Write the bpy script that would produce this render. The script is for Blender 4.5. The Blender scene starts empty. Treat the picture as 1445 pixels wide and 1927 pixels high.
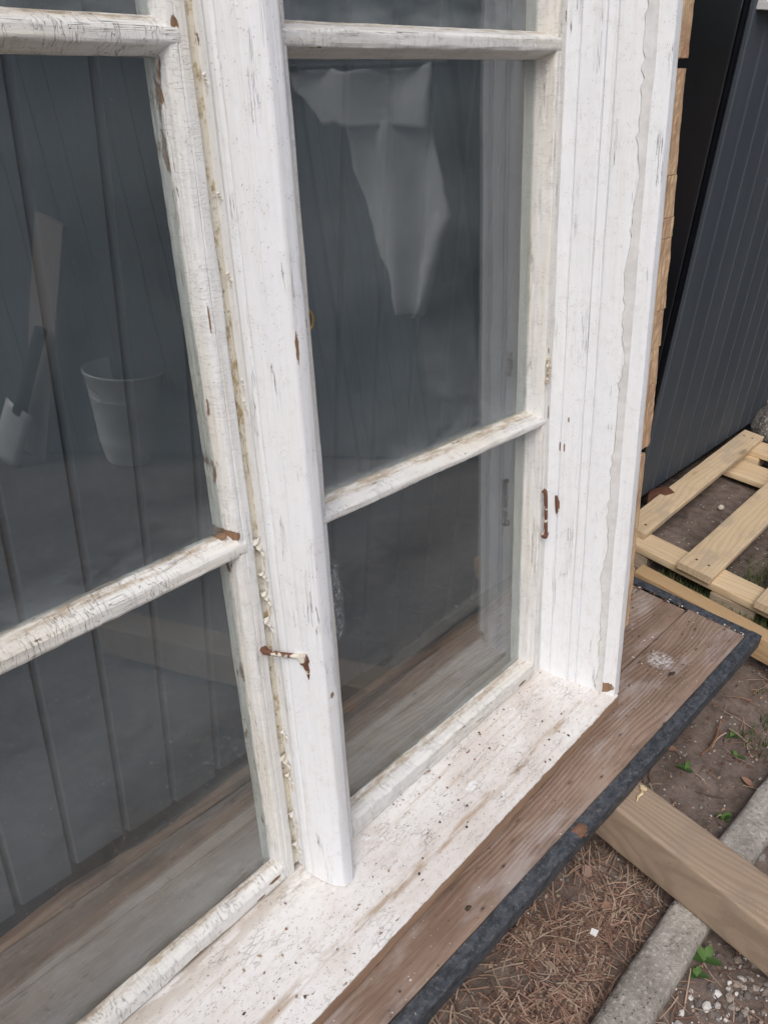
import bpy, bmesh, math, random
from mathutils import Vector, Matrix, noise

random.seed(7)
S = bpy.context.scene
COL = S.collection
R = math.radians
H = 1.29                                   # height of the camera above the soil

# ------------------------------------------------------------------ camera
cd = bpy.data.cameras.new('camera')
cam = bpy.data.objects.new('camera', cd)
COL.objects.link(cam)
M3 = Matrix(((0.65451, 0.35185, -0.66919), (-0.75419, 0.36593, -0.54525), (0.05303, 0.86157, 0.50487)))
cam.matrix_world = Matrix.Translation((0, 0, H)) @ M3.to_4x4()
cd.sensor_fit = 'VERTICAL'
cd.sensor_height = 36
cd.lens = 29.2
cd.clip_start = 0.02
cd.clip_end = 400
S.camera = cam

# ------------------------------------------------------------------ light
SUN_EL, SUN_AZ = 52, 236                   # soft overcast light from the front, slightly left
w = bpy.data.worlds.new('World')
S.world = w
w.use_nodes = True
nt = w.node_tree
bg = nt.nodes['Background']
sky = nt.nodes.new('ShaderNodeTexSky')
sky.sky_type = 'NISHITA'
sky.sun_disc = False
sky.sun_elevation = R(SUN_EL)
sky.sun_rotation = R(SUN_AZ)
sky.dust_density = 4
hsv = nt.nodes.new('ShaderNodeHueSaturation')
hsv.inputs['Saturation'].default_value = 0.9
nt.links.new(sky.outputs[0], hsv.inputs['Color'])
nt.links.new(hsv.outputs[0], bg.inputs['Color'])
bg.inputs['Strength'].default_value = 0.13
sl = bpy.data.lights.new('sun', 'SUN')
sl.energy = 1.2
sl.angle = R(35)
sl.color = (1.0, 0.995, 0.99)
so = bpy.data.objects.new('sun', sl)
COL.objects.link(so)
a = R(SUN_AZ)
sd = Vector((math.sin(a) * math.cos(R(SUN_EL)), math.cos(a) * math.cos(R(SUN_EL)), math.sin(R(SUN_EL))))
so.rotation_euler = sd.to_track_quat('Z', 'Y').to_euler()
S.view_settings.view_transform = 'Standard'
S.view_settings.look = 'None'
S.view_settings.exposure = 0.15
S.view_settings.gamma = 1
S.render.engine = 'CYCLES'
S.cycles.max_bounces = 8
S.cycles.transparent_max_bounces = 16


# ------------------------------------------------------------------ node helper
class NT:
    def __init__(s, name):
        s.m = bpy.data.materials.new(name)
        s.m.use_nodes = True
        s.t = s.m.node_tree
        s.bsdf = s.t.nodes['Principled BSDF']
        s.out = s.t.nodes['Material Output']
        s._tc = None

    def n(s, typ, **kw):
        nd = s.t.nodes.new(typ)
        for k, v in kw.items():
            setattr(nd, k, v)
        return nd

    def put(s, sock, v):
        if hasattr(v, 'links'):
            s.t.links.new(v, sock)
        elif isinstance(v, (tuple, list)) and len(v) == 3 and sock.type == 'RGBA':
            sock.default_value = (*v, 1)
        else:
            sock.default_value = v

    def obj(s):
        if s._tc is None:
            s._tc = s.n('ShaderNodeTexCoord')
        return s._tc.outputs['Object']

    def mapping(s, scale, loc=(0, 0, 0), vec=None, rot=(0, 0, 0)):
        m = s.n('ShaderNodeMapping')
        s.put(m.inputs['Vector'], vec if vec is not None else s.obj())
        m.inputs['Scale'].default_value = scale
        m.inputs['Location'].default_value = loc
        m.inputs['Rotation'].default_value = rot
        return m.outputs[0]

    def noise(s, vec, scale=1, detail=3, rough=.55, dist=0.0):
        x = s.n('ShaderNodeTexNoise')
        s.put(x.inputs['Vector'], vec)
        x.inputs['Scale'].default_value = scale
        x.inputs['Detail'].default_value = detail
        x.inputs['Roughness'].default_value = rough
        x.inputs['Distortion'].default_value = dist
        return x.outputs['Fac']

    def voro(s, vec, scale=1, feature='F1', out='Distance', rnd=1):
        x = s.n('ShaderNodeTexVoronoi', feature=feature)
        s.put(x.inputs['Vector'], vec)
        x.inputs['Scale'].default_value = scale
        x.inputs['Randomness'].default_value = rnd
        return x.outputs[out]

    def wave(s, vec, scale, dist, axis='Y', detail=2, dscale=1):
        x = s.n('ShaderNodeTexWave', bands_direction=axis)
        s.put(x.inputs['Vector'], vec)
        x.inputs['Scale'].default_value = scale
        x.inputs['Distortion'].default_value = dist
        x.inputs['Detail'].default_value = detail
        x.inputs['Detail Scale'].default_value = dscale
        return x.outputs['Fac']

    def math(s, op, a, b=0.0, clamp=False):
        x = s.n('ShaderNodeMath', operation=op)
        x.use_clamp = clamp
        s.put(x.inputs[0], a)
        s.put(x.inputs[1], b)
        return x.outputs[0]

    def step(s, v, lo, hi):                 # smooth 0..1 between lo and hi (lo may exceed hi)
        x = s.n('ShaderNodeMapRange', interpolation_type='SMOOTHSTEP')
        s.put(x.inputs['Value'], v)
        if lo < hi:
            x.inputs['From Min'].default_value = lo
            x.inputs['From Max'].default_value = hi
        else:
            x.inputs['From Min'].default_value = hi
            x.inputs['From Max'].default_value = lo
            x.inputs['To Min'].default_value = 1
            x.inputs['To Max'].default_value = 0
        return x.outputs[0]

    def mix(s, f, a, b):
        x = s.n('ShaderNodeMix', data_type='RGBA')
        s.put(x.inputs[0], f)
        s.put(x.inputs[6], a)
        s.put(x.inputs[7], b)
        return x.outputs[2]

    def xyz(s, vec=None):
        x = s.n('ShaderNodeSeparateXYZ')
        s.put(x.inputs[0], vec if vec is not None else s.obj())
        return x.outputs

    def bump(s, h, strength=.5, dist=.001, prev=None):
        x = s.n('ShaderNodeBump')
        x.inputs['Strength'].default_value = strength
        x.inputs['Distance'].default_value = dist
        s.put(x.inputs['Height'], h)
        if prev is not None:
            s.put(x.inputs['Normal'], prev)
        return x.outputs[0]

    def done(s, col, rough=.7, nrm=None, metal=0.0, spec=None):
        s.put(s.bsdf.inputs['Base Color'], col)
        s.put(s.bsdf.inputs['Roughness'], rough)
        s.put(s.bsdf.inputs['Metallic'], metal)
        if nrm is not None:
            s.put(s.bsdf.inputs['Normal'], nrm)
        if spec is not None:
            s.bsdf.inputs['Specular IOR Level'].default_value = spec
        return s.m


def gscale(axis, along, across):
    return tuple(along if ax == axis else across for ax in 'xyz')


# ------------------------------------------------------------------ materials
OFF = Vector((.60, .62, -1.04))                          # u, n, w of the window's foot


def paint_mat(name, axis, cream=.3, chip=.3, alli=0.0, dirt=.3, crack=.5, white=(.785, .805, .83), ofs=0.0, spots=(), edge_u=None, ledge=0.0, ledge_y=.0, mould=0.0):
    """old oil paint on wood; grain runs along `axis`"""
    t = NT(name)
    L = (ofs, ofs * 1.7, ofs * .6)
    # colour of the paint itself
    big = t.noise(t.mapping(gscale(axis, 3, 14), L), 1, 4)
    streak = t.noise(t.mapping(gscale(axis, 4, 170), L), 1, 4, .6)
    creamc = (.70, .63, .49)
    f = t.math('ADD', t.math('MULTIPLY', big, .75), t.math('MULTIPLY', streak, .5))
    col = t.mix(t.math('MULTIPLY', t.step(f, .50, .85), min(1, cream * 1.6)), white, creamc)
    col = t.mix(t.math('MULTIPLY', t.step(streak, .52, .72), dirt * .5), col, (.52, .48, .41))
    mott = t.noise(t.mapping((60, 60, 60), L), 1, 5, .65)
    col = t.mix(t.math('MULTIPLY', t.step(mott, .48, .75), .22), col, (.60, .58, .54))
    # thin cracks along the grain
    cn = t.noise(t.mapping(gscale(axis, 5, 230), L), 1, 3, .5)
    cl = t.step(t.math('ABSOLUTE', t.math('SUBTRACT', cn, .5)), .009, .002)
    cm = t.step(t.noise(t.mapping(gscale(axis, 9, 45), (3 + ofs, 1, 2)), 1, 3), .66 - .22 * crack, .74 - .15 * crack)
    cracks = t.math('MULTIPLY', cl, cm)
    # fine short checks
    cn2 = t.noise(t.mapping(gscale(axis, 85, 800), L), 1, 2, .5)
    checks = t.math('MULTIPLY', t.step(cn2, .70, .77), .42)
    # alligatoring across the grain
    if alli > 0:
        an = t.noise(t.mapping(gscale(axis, 260, 42), L), 1, 1.5, .5)
        al = t.math('MULTIPLY', t.step(t.math('ABSOLUTE', t.math('SUBTRACT', an, .5)), .022, .006), alli * .8)
        am = t.step(t.noise(t.mapping((30, 30, 30), L), 1, 3), .36, .58)
        al = t.math('MULTIPLY', al, am)
        cracks = t.math('MAXIMUM', cracks, al)
    # small dark specks of dirt
    sp = t.voro(t.mapping(gscale(axis, 170, 330), L), 1)
    spm = t.noise(t.mapping((26, 26, 26), L), 1, 2)
    specks = t.math('MULTIPLY', t.step(sp, .17, .09), t.step(spm, .50, .64))
    # chips down to the wood, more of them on the arrises
    g = t.n('ShaderNodeNewGeometry')
    edge = t.step(g.outputs['Pointiness'], .52, .60)
    cv = t.noise(t.mapping(gscale(axis, 20, 85), (ofs, 5, 7)), 1, 6, .62)
    cvb = t.noise(t.mapping((6, 6, 6), (ofs, 2, 9)), 1, 2)
    v = t.math('ADD', t.math('ADD', cv, t.math('MULTIPLY', cvb, .35)), t.math('MULTIPLY', edge, .10))
    th = 1.02 - .22 * chip
    chips = t.step(v, th, th + .012)
    x, y, z = t.xyz()
    jag = t.math('SUBTRACT', t.noise(t.mapping((170, 170, 120), L), 1, 4, .7), .5)
    for (cu, cw, ru, rw) in spots:
        dx = t.math('DIVIDE', t.math('SUBTRACT', x, cu - OFF[0]), ru)
        dz = t.math('DIVIDE', t.math('SUBTRACT', z, cw - OFF[2]), rw)
        q = t.math('ADD', t.math('ADD', t.math('MULTIPLY', dx, dx), t.math('MULTIPLY', dz, dz)), t.math('MULTIPLY', jag, 2.4))
        chips = t.math('MAXIMUM', chips, t.step(q, 1.0, .92))
    if edge_u is not None:
        e = t.math('ABSOLUTE', t.math('SUBTRACT', x, edge_u - OFF[0]))
        wdt = t.math('MULTIPLY', t.step(t.noise(t.mapping((30, 30, 14), (2, 2, 2)), 1, 4, .65), .54, .98), .0040)
        chips = t.math('MAXIMUM', chips, t.step(t.math('SUBTRACT', e, wdt), .0002, -.0004))
    if ledge > 0:
        gn = t.xyz(g.outputs['Normal'])
        ld = t.math('MULTIPLY', t.step(gn[2], .45, .80), t.step(t.noise(t.mapping(gscale(axis, 26, 130), (3, 3, 3)), 1, 5, .75), .38, .62))
        lj = t.math('MULTIPLY', jag, .012)
        ld = t.math('MULTIPLY', ld, t.step(t.math('ADD', y, lj), ledge_y - .003, ledge_y + .004))
        col = t.mix(t.math('MULTIPLY', ld, ledge), col, t.mix(t.noise(t.mapping((240, 240, 240)), 1, 3, .7), (.24, .17, .105), (.58, .48, .35)))
    if mould > 0:
        mn = t.noise(t.mapping((75, 75, 38), (1, 5, 2)), 1, 5, .7)
        col = t.mix(t.math('MULTIPLY', t.step(mn, .50, .64), mould), col, (.36, .27, .13))
        mn = t.noise(t.mapping((150, 150, 90), (1, 5, 7)), 1, 4, .7)
        col = t.mix(t.math('MULTIPLY', t.step(mn, .58, .68), mould), col, (.22, .17, .10))
    wn = t.noise(t.mapping(gscale(axis, 12, 260), L), 1, 4)
    woodc = t.mix(wn, (.14, .062, .032), (.36, .24, .15))
    col = t.mix(t.math('MULTIPLY', checks, .62), col, (.38, .36, .34))
    col = t.mix(t.math('MULTIPLY', cracks, .68), col, (.22, .19, .16))
    col = t.mix(t.math('MULTIPLY', specks, .75), col, (.20, .17, .14))
    col = t.mix(chips, col, woodc)
    br = t.noise(t.mapping(gscale(axis, 14, 520), L), 1, 3, .6)
    pitn = t.voro(t.mapping(gscale(axis, 230, 420), L), 1)
    pit = t.math('MULTIPLY', t.step(pitn, .24, .08), t.step(mott, .48, .60))
    col = t.mix(t.math('MULTIPLY', pit, .62), col, (.28, .255, .235))
    streak = t.math('ADD', streak, t.math('MULTIPLY', t.math('SUBTRACT', br, pit), .8))
    h = t.math('SUBTRACT', t.math('ADD', t.math('MULTIPLY', streak, .35), t.math('MULTIPLY', mott, .45)),
               t.math('ADD', t.math('MULTIPLY', chips, 1.0), t.math('ADD', t.math('MULTIPLY', cracks, .9), t.math('MULTIPLY', checks, .4))))
    return t.done(col, t.mix(chips, (.5, .5, .5), (.85, .85, .85)), t.bump(h, .9, .0016), spec=.35)


def sill_mat(name):
    t = NT(name)
    x, y, z = t.xyz()
    big = t.noise(t.mapping((7, 16, 16)), 1, 5, .6)
    fine = t.noise(t.mapping((90, 140, 140)), 1, 5, .7)
    col = t.mix(t.step(big, .36, .70), (.745, .735, .72), (.64, .595, .56))
    col = t.mix(t.math('MULTIPLY', t.step(fine, .46, .76), .42), col, (.52, .455, .40))
    ws = t.noise(t.mapping((5, 120, 120), (6, 2, 2)), 1, 4, .6)     # worn lines along the grain
    col = t.mix(t.math('MULTIPLY', t.step(ws, .55, .72), .5), col, (.47, .39, .31))
    # bright repaired touches
    tp = t.noise(t.mapping((17, 26, 26), (4, 0, 0)), 1, 3)
    col = t.mix(t.math('MULTIPLY', t.step(tp, .66, .70), .8), col, (.80, .81, .82))
    # dirt lying in the groove (local y about -0.04) and against the sash
    wob = t.math('MULTIPLY', t.math('SUBTRACT', t.noise(t.mapping((9, 9, 9)), 1, 4), .5), .014)
    yy = t.math('ADD', y, wob)
    gd = t.step(t.math('ABSOLUTE', t.math('ADD', yy, .040)), .0085, .002)
    gd = t.math('MULTIPLY', gd, t.step(t.noise(t.mapping((11, 60, 60), (1, 1, 1)), 1, 4), .40, .56))
    col = t.mix(t.math('MULTIPLY', gd, .8), col, (.40, .30, .21))
    bd = t.step(yy, .036, .062)
    bd = t.math('MULTIPLY', bd, t.step(t.noise(t.mapping((13, 60, 60), (2, 1, 1)), 1, 4), .42, .58))
    col = t.mix(t.math('MULTIPLY', bd, .6), col, (.42, .36, .29))
    # craquelure and specks
    wv = t.n('ShaderNodeTexNoise')
    t.put(wv.inputs['Vector'], t.mapping((60, 60, 60)))
    wv.inputs['Detail'].default_value = 3
    wa = t.n('ShaderNodeVectorMath', operation='MULTIPLY_ADD')
    t.put(wa.inputs[0], wv.outputs['Color'])
    wa.inputs[1].default_value = (.006, .004, .004)
    t.put(wa.inputs[2], t.obj())
    cr = t.voro(t.mapping((55, 165, 165), vec=wa.outputs[0]), 1, 'DISTANCE_TO_EDGE')
    crm = t.step(t.noise(t.mapping((22, 30, 30), (7, 7, 7)), 1, 4), .50, .72)
    cracks = t.math('MULTIPLY', t.step(cr, .05, .012), crm)
    sp = t.voro(t.mapping((210, 210, 210)), 1)
    specks = t.math('MULTIPLY', t.step(sp, .22, .10), t.step(t.noise(t.mapping((20, 30, 30), (5, 1, 0)), 1, 3), .52, .66))
    gd2 = t.noise(t.mapping((120, 620, 620), (2, 8, 1)), 1, 2, .5)
    dash = t.math('MULTIPLY', t.step(gd2, .62, .72), t.step(fine, .42, .55))
    col = t.mix(t.math('MULTIPLY', dash, .6), col, (.34, .29, .25))
    pn = t.voro(t.mapping((190, 320, 320), (3, 1, 1)), 1)
    pits = t.math('MULTIPLY', t.step(pn, .26, .10), t.step(fine, .47, .58))
    col = t.mix(t.math('MULTIPLY', pits, .6), col, (.30, .25, .21))
    cracks = t.math('MAXIMUM', cracks, t.math('MULTIPLY', pits, .7))
    col = t.mix(t.math('MULTIPLY', cracks, .36), col, (.32, .265, .215))
    col = t.mix(t.math('MULTIPLY', specks, .75), col, (.15, .12, .10))
    # chips
    cv = t.noise(t.mapping((38, 75, 75), (1, 6, 2)), 1, 5, .6)
    chips = t.step(cv, .685, .695)
    # bare wood on the nose, ragged upper limit
    nz = t.math('ADD', z, t.math('MULTIPLY', t.math('SUBTRACT', t.noise(t.mapping((28, 1, 1)), 1, 5, .7), .5), .010))
    raw = t.step(nz, .0115, .0105)
    chips = t.math('MAXIMUM', chips, raw)
    wn = t.noise(t.mapping((9, 300, 300)), 1, 4)
    woodc = t.mix(wn, (.20, .115, .075), (.42, .29, .20))
    col = t.mix(chips, col, woodc)
    h = t.math('SUBTRACT', t.math('MULTIPLY', fine, .8), t.math('ADD', chips, t.math('MULTIPLY', cracks, .8)))
    return t.done(col, .82, t.bump(h, .9, .0013), spec=.25)


def wood_mat(name, axis, c1, c2, ring=22, contrast=1.0, knots=0, dirt=None, rough=.75, band='y', ofs=0.0, bumpd=.0010, stain=None, warp=.16):
    t = NT(name)
    ri = t.n('ShaderNodeObjectInfo').outputs['Random']
    cmb = t.n('ShaderNodeCombineXYZ')
    for i in range(3):
        t.put(cmb.inputs[i], t.math('MULTIPLY', ri, 3.1 + i * 2.3))
    va = t.n('ShaderNodeVectorMath', operation='ADD')
    t.put(va.inputs[0], t.obj())
    t.put(va.inputs[1], cmb.outputs[0])
    vec = va.outputs[0]
    lo = t.noise(t.mapping(gscale(axis, 1.6, 9), (ofs, ofs, ofs), vec), 1, 2)
    d = t.n('ShaderNodeVectorMath', operation='MULTIPLY_ADD')
    cmb2 = t.n('ShaderNodeCombineXYZ')
    t.put(cmb2.inputs['xyz'.index(band)], lo)
    t.put(d.inputs[0], cmb2.outputs[0])
    d.inputs[1].default_value = (warp, warp, warp)
    t.put(d.inputs[2], vec)
    rings = t.wave(t.mapping(gscale(axis, .35, 1), vec=d.outputs[0]), ring, 2.6, band.upper(), 3, 1.4)
    fib = t.noise(t.mapping(gscale(axis, 9, 420), vec=vec), 1, 4, .6)
    tone = t.noise(t.mapping(gscale(axis, 4, 22), vec=vec), 1, 4, .6)
    f = t.math('ADD', t.math('MULTIPLY', t.step(rings, .35, .95), .45 * contrast), t.math('ADD', t.math('MULTIPLY', fib, .35), t.math('MULTIPLY', tone, .45)))
    col = t.mix(t.step(f, .22, .98), c1, c2)
    if dirt:
        dn = t.noise(t.mapping((13, 13, 13), (3, 3, 3), vec), 1, 5, .65)
        col = t.mix(t.math('MULTIPLY', t.step(dn, .48, .70), .6), col, dirt)
    if stain:
        dn = t.noise(t.mapping(gscale(axis, 6, 16), (8, 3, 1), vec), 1, 4, .6)
        col = t.mix(t.math('MULTIPLY', t.step(dn, .52, .66), .55), col, stain)
    h = t.math('ADD', t.math('MULTIPLY', rings, -.6 * contrast), t.math('MULTIPLY', fib, .6))
    if knots:
        kv = t.n('ShaderNodeTexVoronoi', feature='F1')
        t.put(kv.inputs['Vector'], t.mapping(gscale(axis, 2.6, 9.0), (ofs, 1, 2), vec))
        kv.inputs['Scale'].default_value = 1
        k = t.step(kv.outputs['Distance'], .13, .06)
        k2 = t.step(kv.outputs['Distance'], .30, .10)
        col = t.mix(t.math('MULTIPLY', k2, .35 * knots), col, c2)
        col = t.mix(t.math('MULTIPLY', k, .8 * knots), col, tuple(c * .35 for c in c2))
    sp = t.voro(t.mapping((130, 130, 130), vec=vec), 1)
    sm = t.math('MULTIPLY', t.step(sp, .16, .08), t.step(t.noise(t.mapping((11, 11, 11), vec=vec), 1, 2), .50, .6))
    col = t.mix(t.math('MULTIPLY', sm, .6), col, (.09, .07, .055))
    return t.done(col, rough, t.bump(h, .7, bumpd), spec=.3)


def platform_mat(name):
    t = NT(name)
    ri = t.n('ShaderNodeObjectInfo').outputs['Random']
    cmb = t.n('ShaderNodeCombineXYZ')
    t.put(cmb.inputs[0], t.math('MULTIPLY', ri, 7))
    t.put(cmb.inputs[1], t.math('MULTIPLY', ri, 3))
    va = t.n('ShaderNodeVectorMath', operation='ADD')
    t.put(va.inputs[0], t.obj())
    t.put(va.inputs[1], cmb.outputs[0])
    vec = va.outputs[0]
    wp = t.noise(t.mapping((2.2, 8, 8), vec=vec), 1, 2)
    cmb2 = t.n('ShaderNodeCombineXYZ')
    t.put(cmb2.inputs[1], wp)
    d = t.n('ShaderNodeVectorMath', operation='MULTIPLY_ADD')
    t.put(d.inputs[0], cmb2.outputs[0])
    d.inputs[1].default_value = (.075, .075, .075)
    t.put(d.inputs[2], vec)
    rings = t.wave(t.mapping((.16, 1, 1), vec=d.outputs[0]), 34, 2.2, 'Y', 4, 2.2)
    rm = t.step(t.noise(t.mapping((2.5, 9, 9), (4, 2, 2), vec), 1, 3), .38, .58)
    fib = t.noise(t.mapping((8, 380, 380), vec=vec), 1, 4, .65)
    tone = t.noise(t.mapping((5, 16, 16), vec=vec), 1, 5, .6)
    col = t.mix(t.step(tone, .3, .7), (.198, .130, .094), (.328, .236, .182))
    col = t.mix(t.math('MULTIPLY', t.math('MULTIPLY', t.step(rings, .45, 1.0), rm), .42), col, (.130, .078, .055))
    col = t.mix(t.math('MULTIPLY', t.step(fib, .5, .8), .45), col, (.42, .32, .25))
    # chalky bloom
    bl = t.noise(t.mapping((6, 22, 22), (9, 9, 9), vec), 1, 5, .65)
    col = t.mix(t.math('MULTIPLY', t.step(bl, .48, .70), .55), col, (.45, .405, .385))
    dk = t.noise(t.mapping((7, 12, 12), (2, 7, 9), vec), 1, 4, .6)
    col = t.mix(t.math('MULTIPLY', t.step(dk, .56, .74), .5), col, (.10, .066, .05))
    # knots
    kv = t.n('ShaderNodeTexVoronoi', feature='F1')
    t.put(kv.inputs['Vector'], t.mapping((3.2, 8, 8), (.4, 1, 2), vec))
    kd = t.math('ADD', kv.outputs['Distance'], t.math('MULTIPLY', fib, .04))
    col = t.mix(t.math('MULTIPLY', t.step(kd, .20, .06), .6), col, (.10, .06, .04))
    col = t.mix(t.math('MULTIPLY', t.step(kd, .085, .06), .85), col, (.035, .024, .02))
    # dried splash of lime on the end of the deck (world x 1.42, y 0.40 -> object coordinates)
    x, y, z = t.xyz()
    dx = t.math('SUBTRACT', x, SPLASH[0])
    dy = t.math('SUBTRACT', y, SPLASH[1])
    rr = t.math('SQRT', t.math('ADD', t.math('MULTIPLY', dx, dx), t.math('MULTIPLY', dy, dy)))
    an = t.math('ARCTAN2', dy, dx)
    cv = t.n('ShaderNodeCombineXYZ')
    t.put(cv.inputs[0], t.math('MULTIPLY', an, 4.5))
    spk = t.noise(cv.outputs[0], 1.6, 3, .7)
    r2 = t.math('SUBTRACT', rr, t.math('MULTIPLY', t.math('SUBTRACT', spk, .42), .030))
    spl = t.step(r2, .030, .018)
    hol = t.step(t.noise(t.mapping((120, 120, 120)), 1, 4, .75), .38, .62)
    col = t.mix(t.math('MULTIPLY', spl, t.math('MULTIPLY', hol, .85)), col, (.62, .60, .60))
    sp = t.voro(t.mapping((120, 120, 120), vec=vec), 1)
    sm = t.math('MULTIPLY', t.step(sp, .12, .06), t.step(t.noise(t.mapping((9, 9, 9), vec=vec), 1, 2), .50, .6))
    col = t.mix(sm, col, (.62, .58, .53))
    h = t.math('ADD', t.math('MULTIPLY', t.math('MULTIPLY', rings, rm), -.8), t.math('MULTIPLY', fib, .7))
    return t.done(col, .72, t.bump(h, .8, .0012), spec=.3)


def flat_mat(name, c1, c2, scale=40, rough=.7, bumpd=.0006, metal=0.0, spec=.35, detail=5, strength=.6):
    t = NT(name)
    n1 = t.noise(t.mapping((scale,) * 3), 1, detail, .65)
    n2 = t.noise(t.mapping((scale * .2,) * 3, (5, 3, 1)), 1, 3)
    f = t.math('ADD', t.math('MULTIPLY', n1, .6), t.math('MULTIPLY', n2, .5))
    return t.done(t.mix(t.step(f, .38, .72), c1, c2), rough, t.bump(n1, strength, bumpd), metal, spec)


def island_mat(name, cols, rough=.8):
    t = NT(name)
    g = t.n('ShaderNodeNewGeometry')
    r = t.n('ShaderNodeValToRGB')
    t.put(r.inputs[0], g.outputs['Random Per Island'])
    r.color_ramp.interpolation = 'CONSTANT'
    el = r.color_ramp.elements
    el[0].color = (*cols[0], 1)
    el[0].position = 0
    el[1].color = (*cols[1], 1)
    el[1].position = 1 / len(cols)
    for i in range(2, len(cols)):
        e = el.new(i / len(cols))
        e.color = (*cols[i], 1)
    return t.done(r.outputs[0], rough, spec=.25)


def glass_mat(name, dust=.5, smear=None, ofs=0.0):
    """thin old window glass: clear, a mirror at grazing angles, with dust and dried spots on it"""
    t = NT(name)
    t.t.nodes.remove(t.bsdf)
    g = t.n('ShaderNodeNewGeometry')
    dp = t.n('ShaderNodeVectorMath', operation='DOT_PRODUCT')
    t.put(dp.inputs[0], g.outputs['Incoming'])
    t.put(dp.inputs[1], g.outputs['Normal'])
    c = t.math('ABSOLUTE', dp.outputs['Value'])
    p = t.math('POWER', t.math('SUBTRACT', 1, c), 4.0)
    fr = t.math('ADD', .090, t.math('MULTIPLY', p, .9))
    tr = t.n('ShaderNodeBsdfTransparent')
    tr.inputs[0].default_value = (.94, .965, .96, 1)
    gl = t.n('ShaderNodeBsdfGlossy')
    gl.inputs['Roughness'].default_value = .012
    wv = t.noise(t.mapping((5, 5, 5), (ofs, 0, 0)), 1, 1)
    bn = t.bump(wv, .10, .004)
    t.put(gl.inputs['Normal'], bn)
    m1 = t.n('ShaderNodeMixShader')
    t.put(m1.inputs[0], fr)
    t.t.links.new(tr.outputs[0], m1.inputs[1])
    t.t.links.new(gl.outputs[0], m1.inputs[2])
    df = t.n('ShaderNodeBsdfDiffuse')
    df.inputs[0].default_value = (.56, .60, .62, 1)
    sp = t.voro(t.mapping((150, 150, 150), (ofs, 0, 0)), 1)
    sel = t.voro(t.mapping((150, 150, 150), (ofs, 0, 0)), 1, 'F1', 'Color')
    sx = t.n('ShaderNodeSeparateColor')
    t.put(sx.inputs[0], sel)
    spots = t.math('MULTIPLY', t.step(sp, .13, .05), t.step(sx.outputs[0], .70, .72))
    film = t.noise(t.mapping((3, 3, 8), (ofs, 1, 1)), 1, 4, .6)
    fac = t.math('ADD', t.math('MULTIPLY', spots, .34 * dust), t.math('MULTIPLY', t.step(film, .05, .95), .072 * dust))
    gz_ = t.xyz(t._tc.outputs['Generated'])
    bot = t.math('MULTIPLY', t.step(gz_[2], .16, .0), t.step(t.noise(t.mapping((14, 14, 30), (ofs, 4, 1)), 1, 4, .65), .30, .70))
    fac = t.math('ADD', fac, t.math('MULTIPLY', bot, .13))
    if smear:
        x, y, z = t.xyz()
        dx = t.math('DIVIDE', t.math('SUBTRACT', x, smear[0]), .013)
        dz = t.math('DIVIDE', t.math('SUBTRACT', z, smear[1]), .066)
        q = t.math('ADD', t.math('MULTIPLY', dx, dx), t.math('MULTIPLY', dz, dz))
        fn = t.noise(t.mapping((230, 230, 170)), 1, 5, .75, 1.2)
        sm = t.math('MULTIPLY', t.step(q, 1.3, .3), t.step(fn, .47, .66))
        fac = t.math('ADD', fac, t.math('MULTIPLY', sm, .62))
    m2 = t.n('ShaderNodeMixShader')
    t.put(m2.inputs[0], fac)
    t.t.links.new(m1.outputs[0], m2.inputs[1])
    t.t.links.new(df.outputs[0], m2.inputs[2])
    t.t.links.new(m2.outputs[0], t.out.inputs['Surface'])
    return t.m


def wall_mat(name):
    t = NT(name)
    n1 = t.noise(t.mapping((4, 4, 1.2)), 1, 5, .6)
    n2 = t.noise(t.mapping((160, 160, 12)), 1, 3, .6)
    x0 = t.xyz()[0]
    col = t.mix(t.step(n1, .35, .7), (.092, .114, .140), (.124, .146, .172))
    col = t.mix(t.math('MULTIPLY', t.step(n2, .55, .75), .25), col, (.125, .138, .15))
    sp = t.voro(t.mapping((70, 70, 45)), 1)
    sm = t.math('MULTIPLY', t.step(sp, .15, .04), t.step(t.noise(t.mapping((7, 7, 7)), 1, 2), .48, .60))
    col = t.mix(t.math('MULTIPLY', sm, .45), col, (.20, .21, .21))
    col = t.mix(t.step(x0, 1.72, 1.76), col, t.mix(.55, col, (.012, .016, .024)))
    # rim light on the groove arrises painted in as pale lines, open wall only
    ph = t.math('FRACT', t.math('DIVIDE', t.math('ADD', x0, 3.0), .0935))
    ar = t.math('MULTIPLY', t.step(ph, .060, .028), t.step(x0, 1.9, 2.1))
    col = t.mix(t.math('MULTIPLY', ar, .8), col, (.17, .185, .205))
    # mud splashed up along the foot of the boards
    x, y, z = t.xyz()
    mud = t.math('MULTIPLY', t.step(z, .50, .12), t.step(t.noise(t.mapping((9, 9, 9), (3, 3, 3)), 1, 5, .65), .38, .62))
    col = t.mix(t.math('MULTIPLY', mud, .30), col, (.105, .10, .092))
    return t.done(col, .62, t.bump(n2, .35, .0006), spec=.35)


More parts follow.
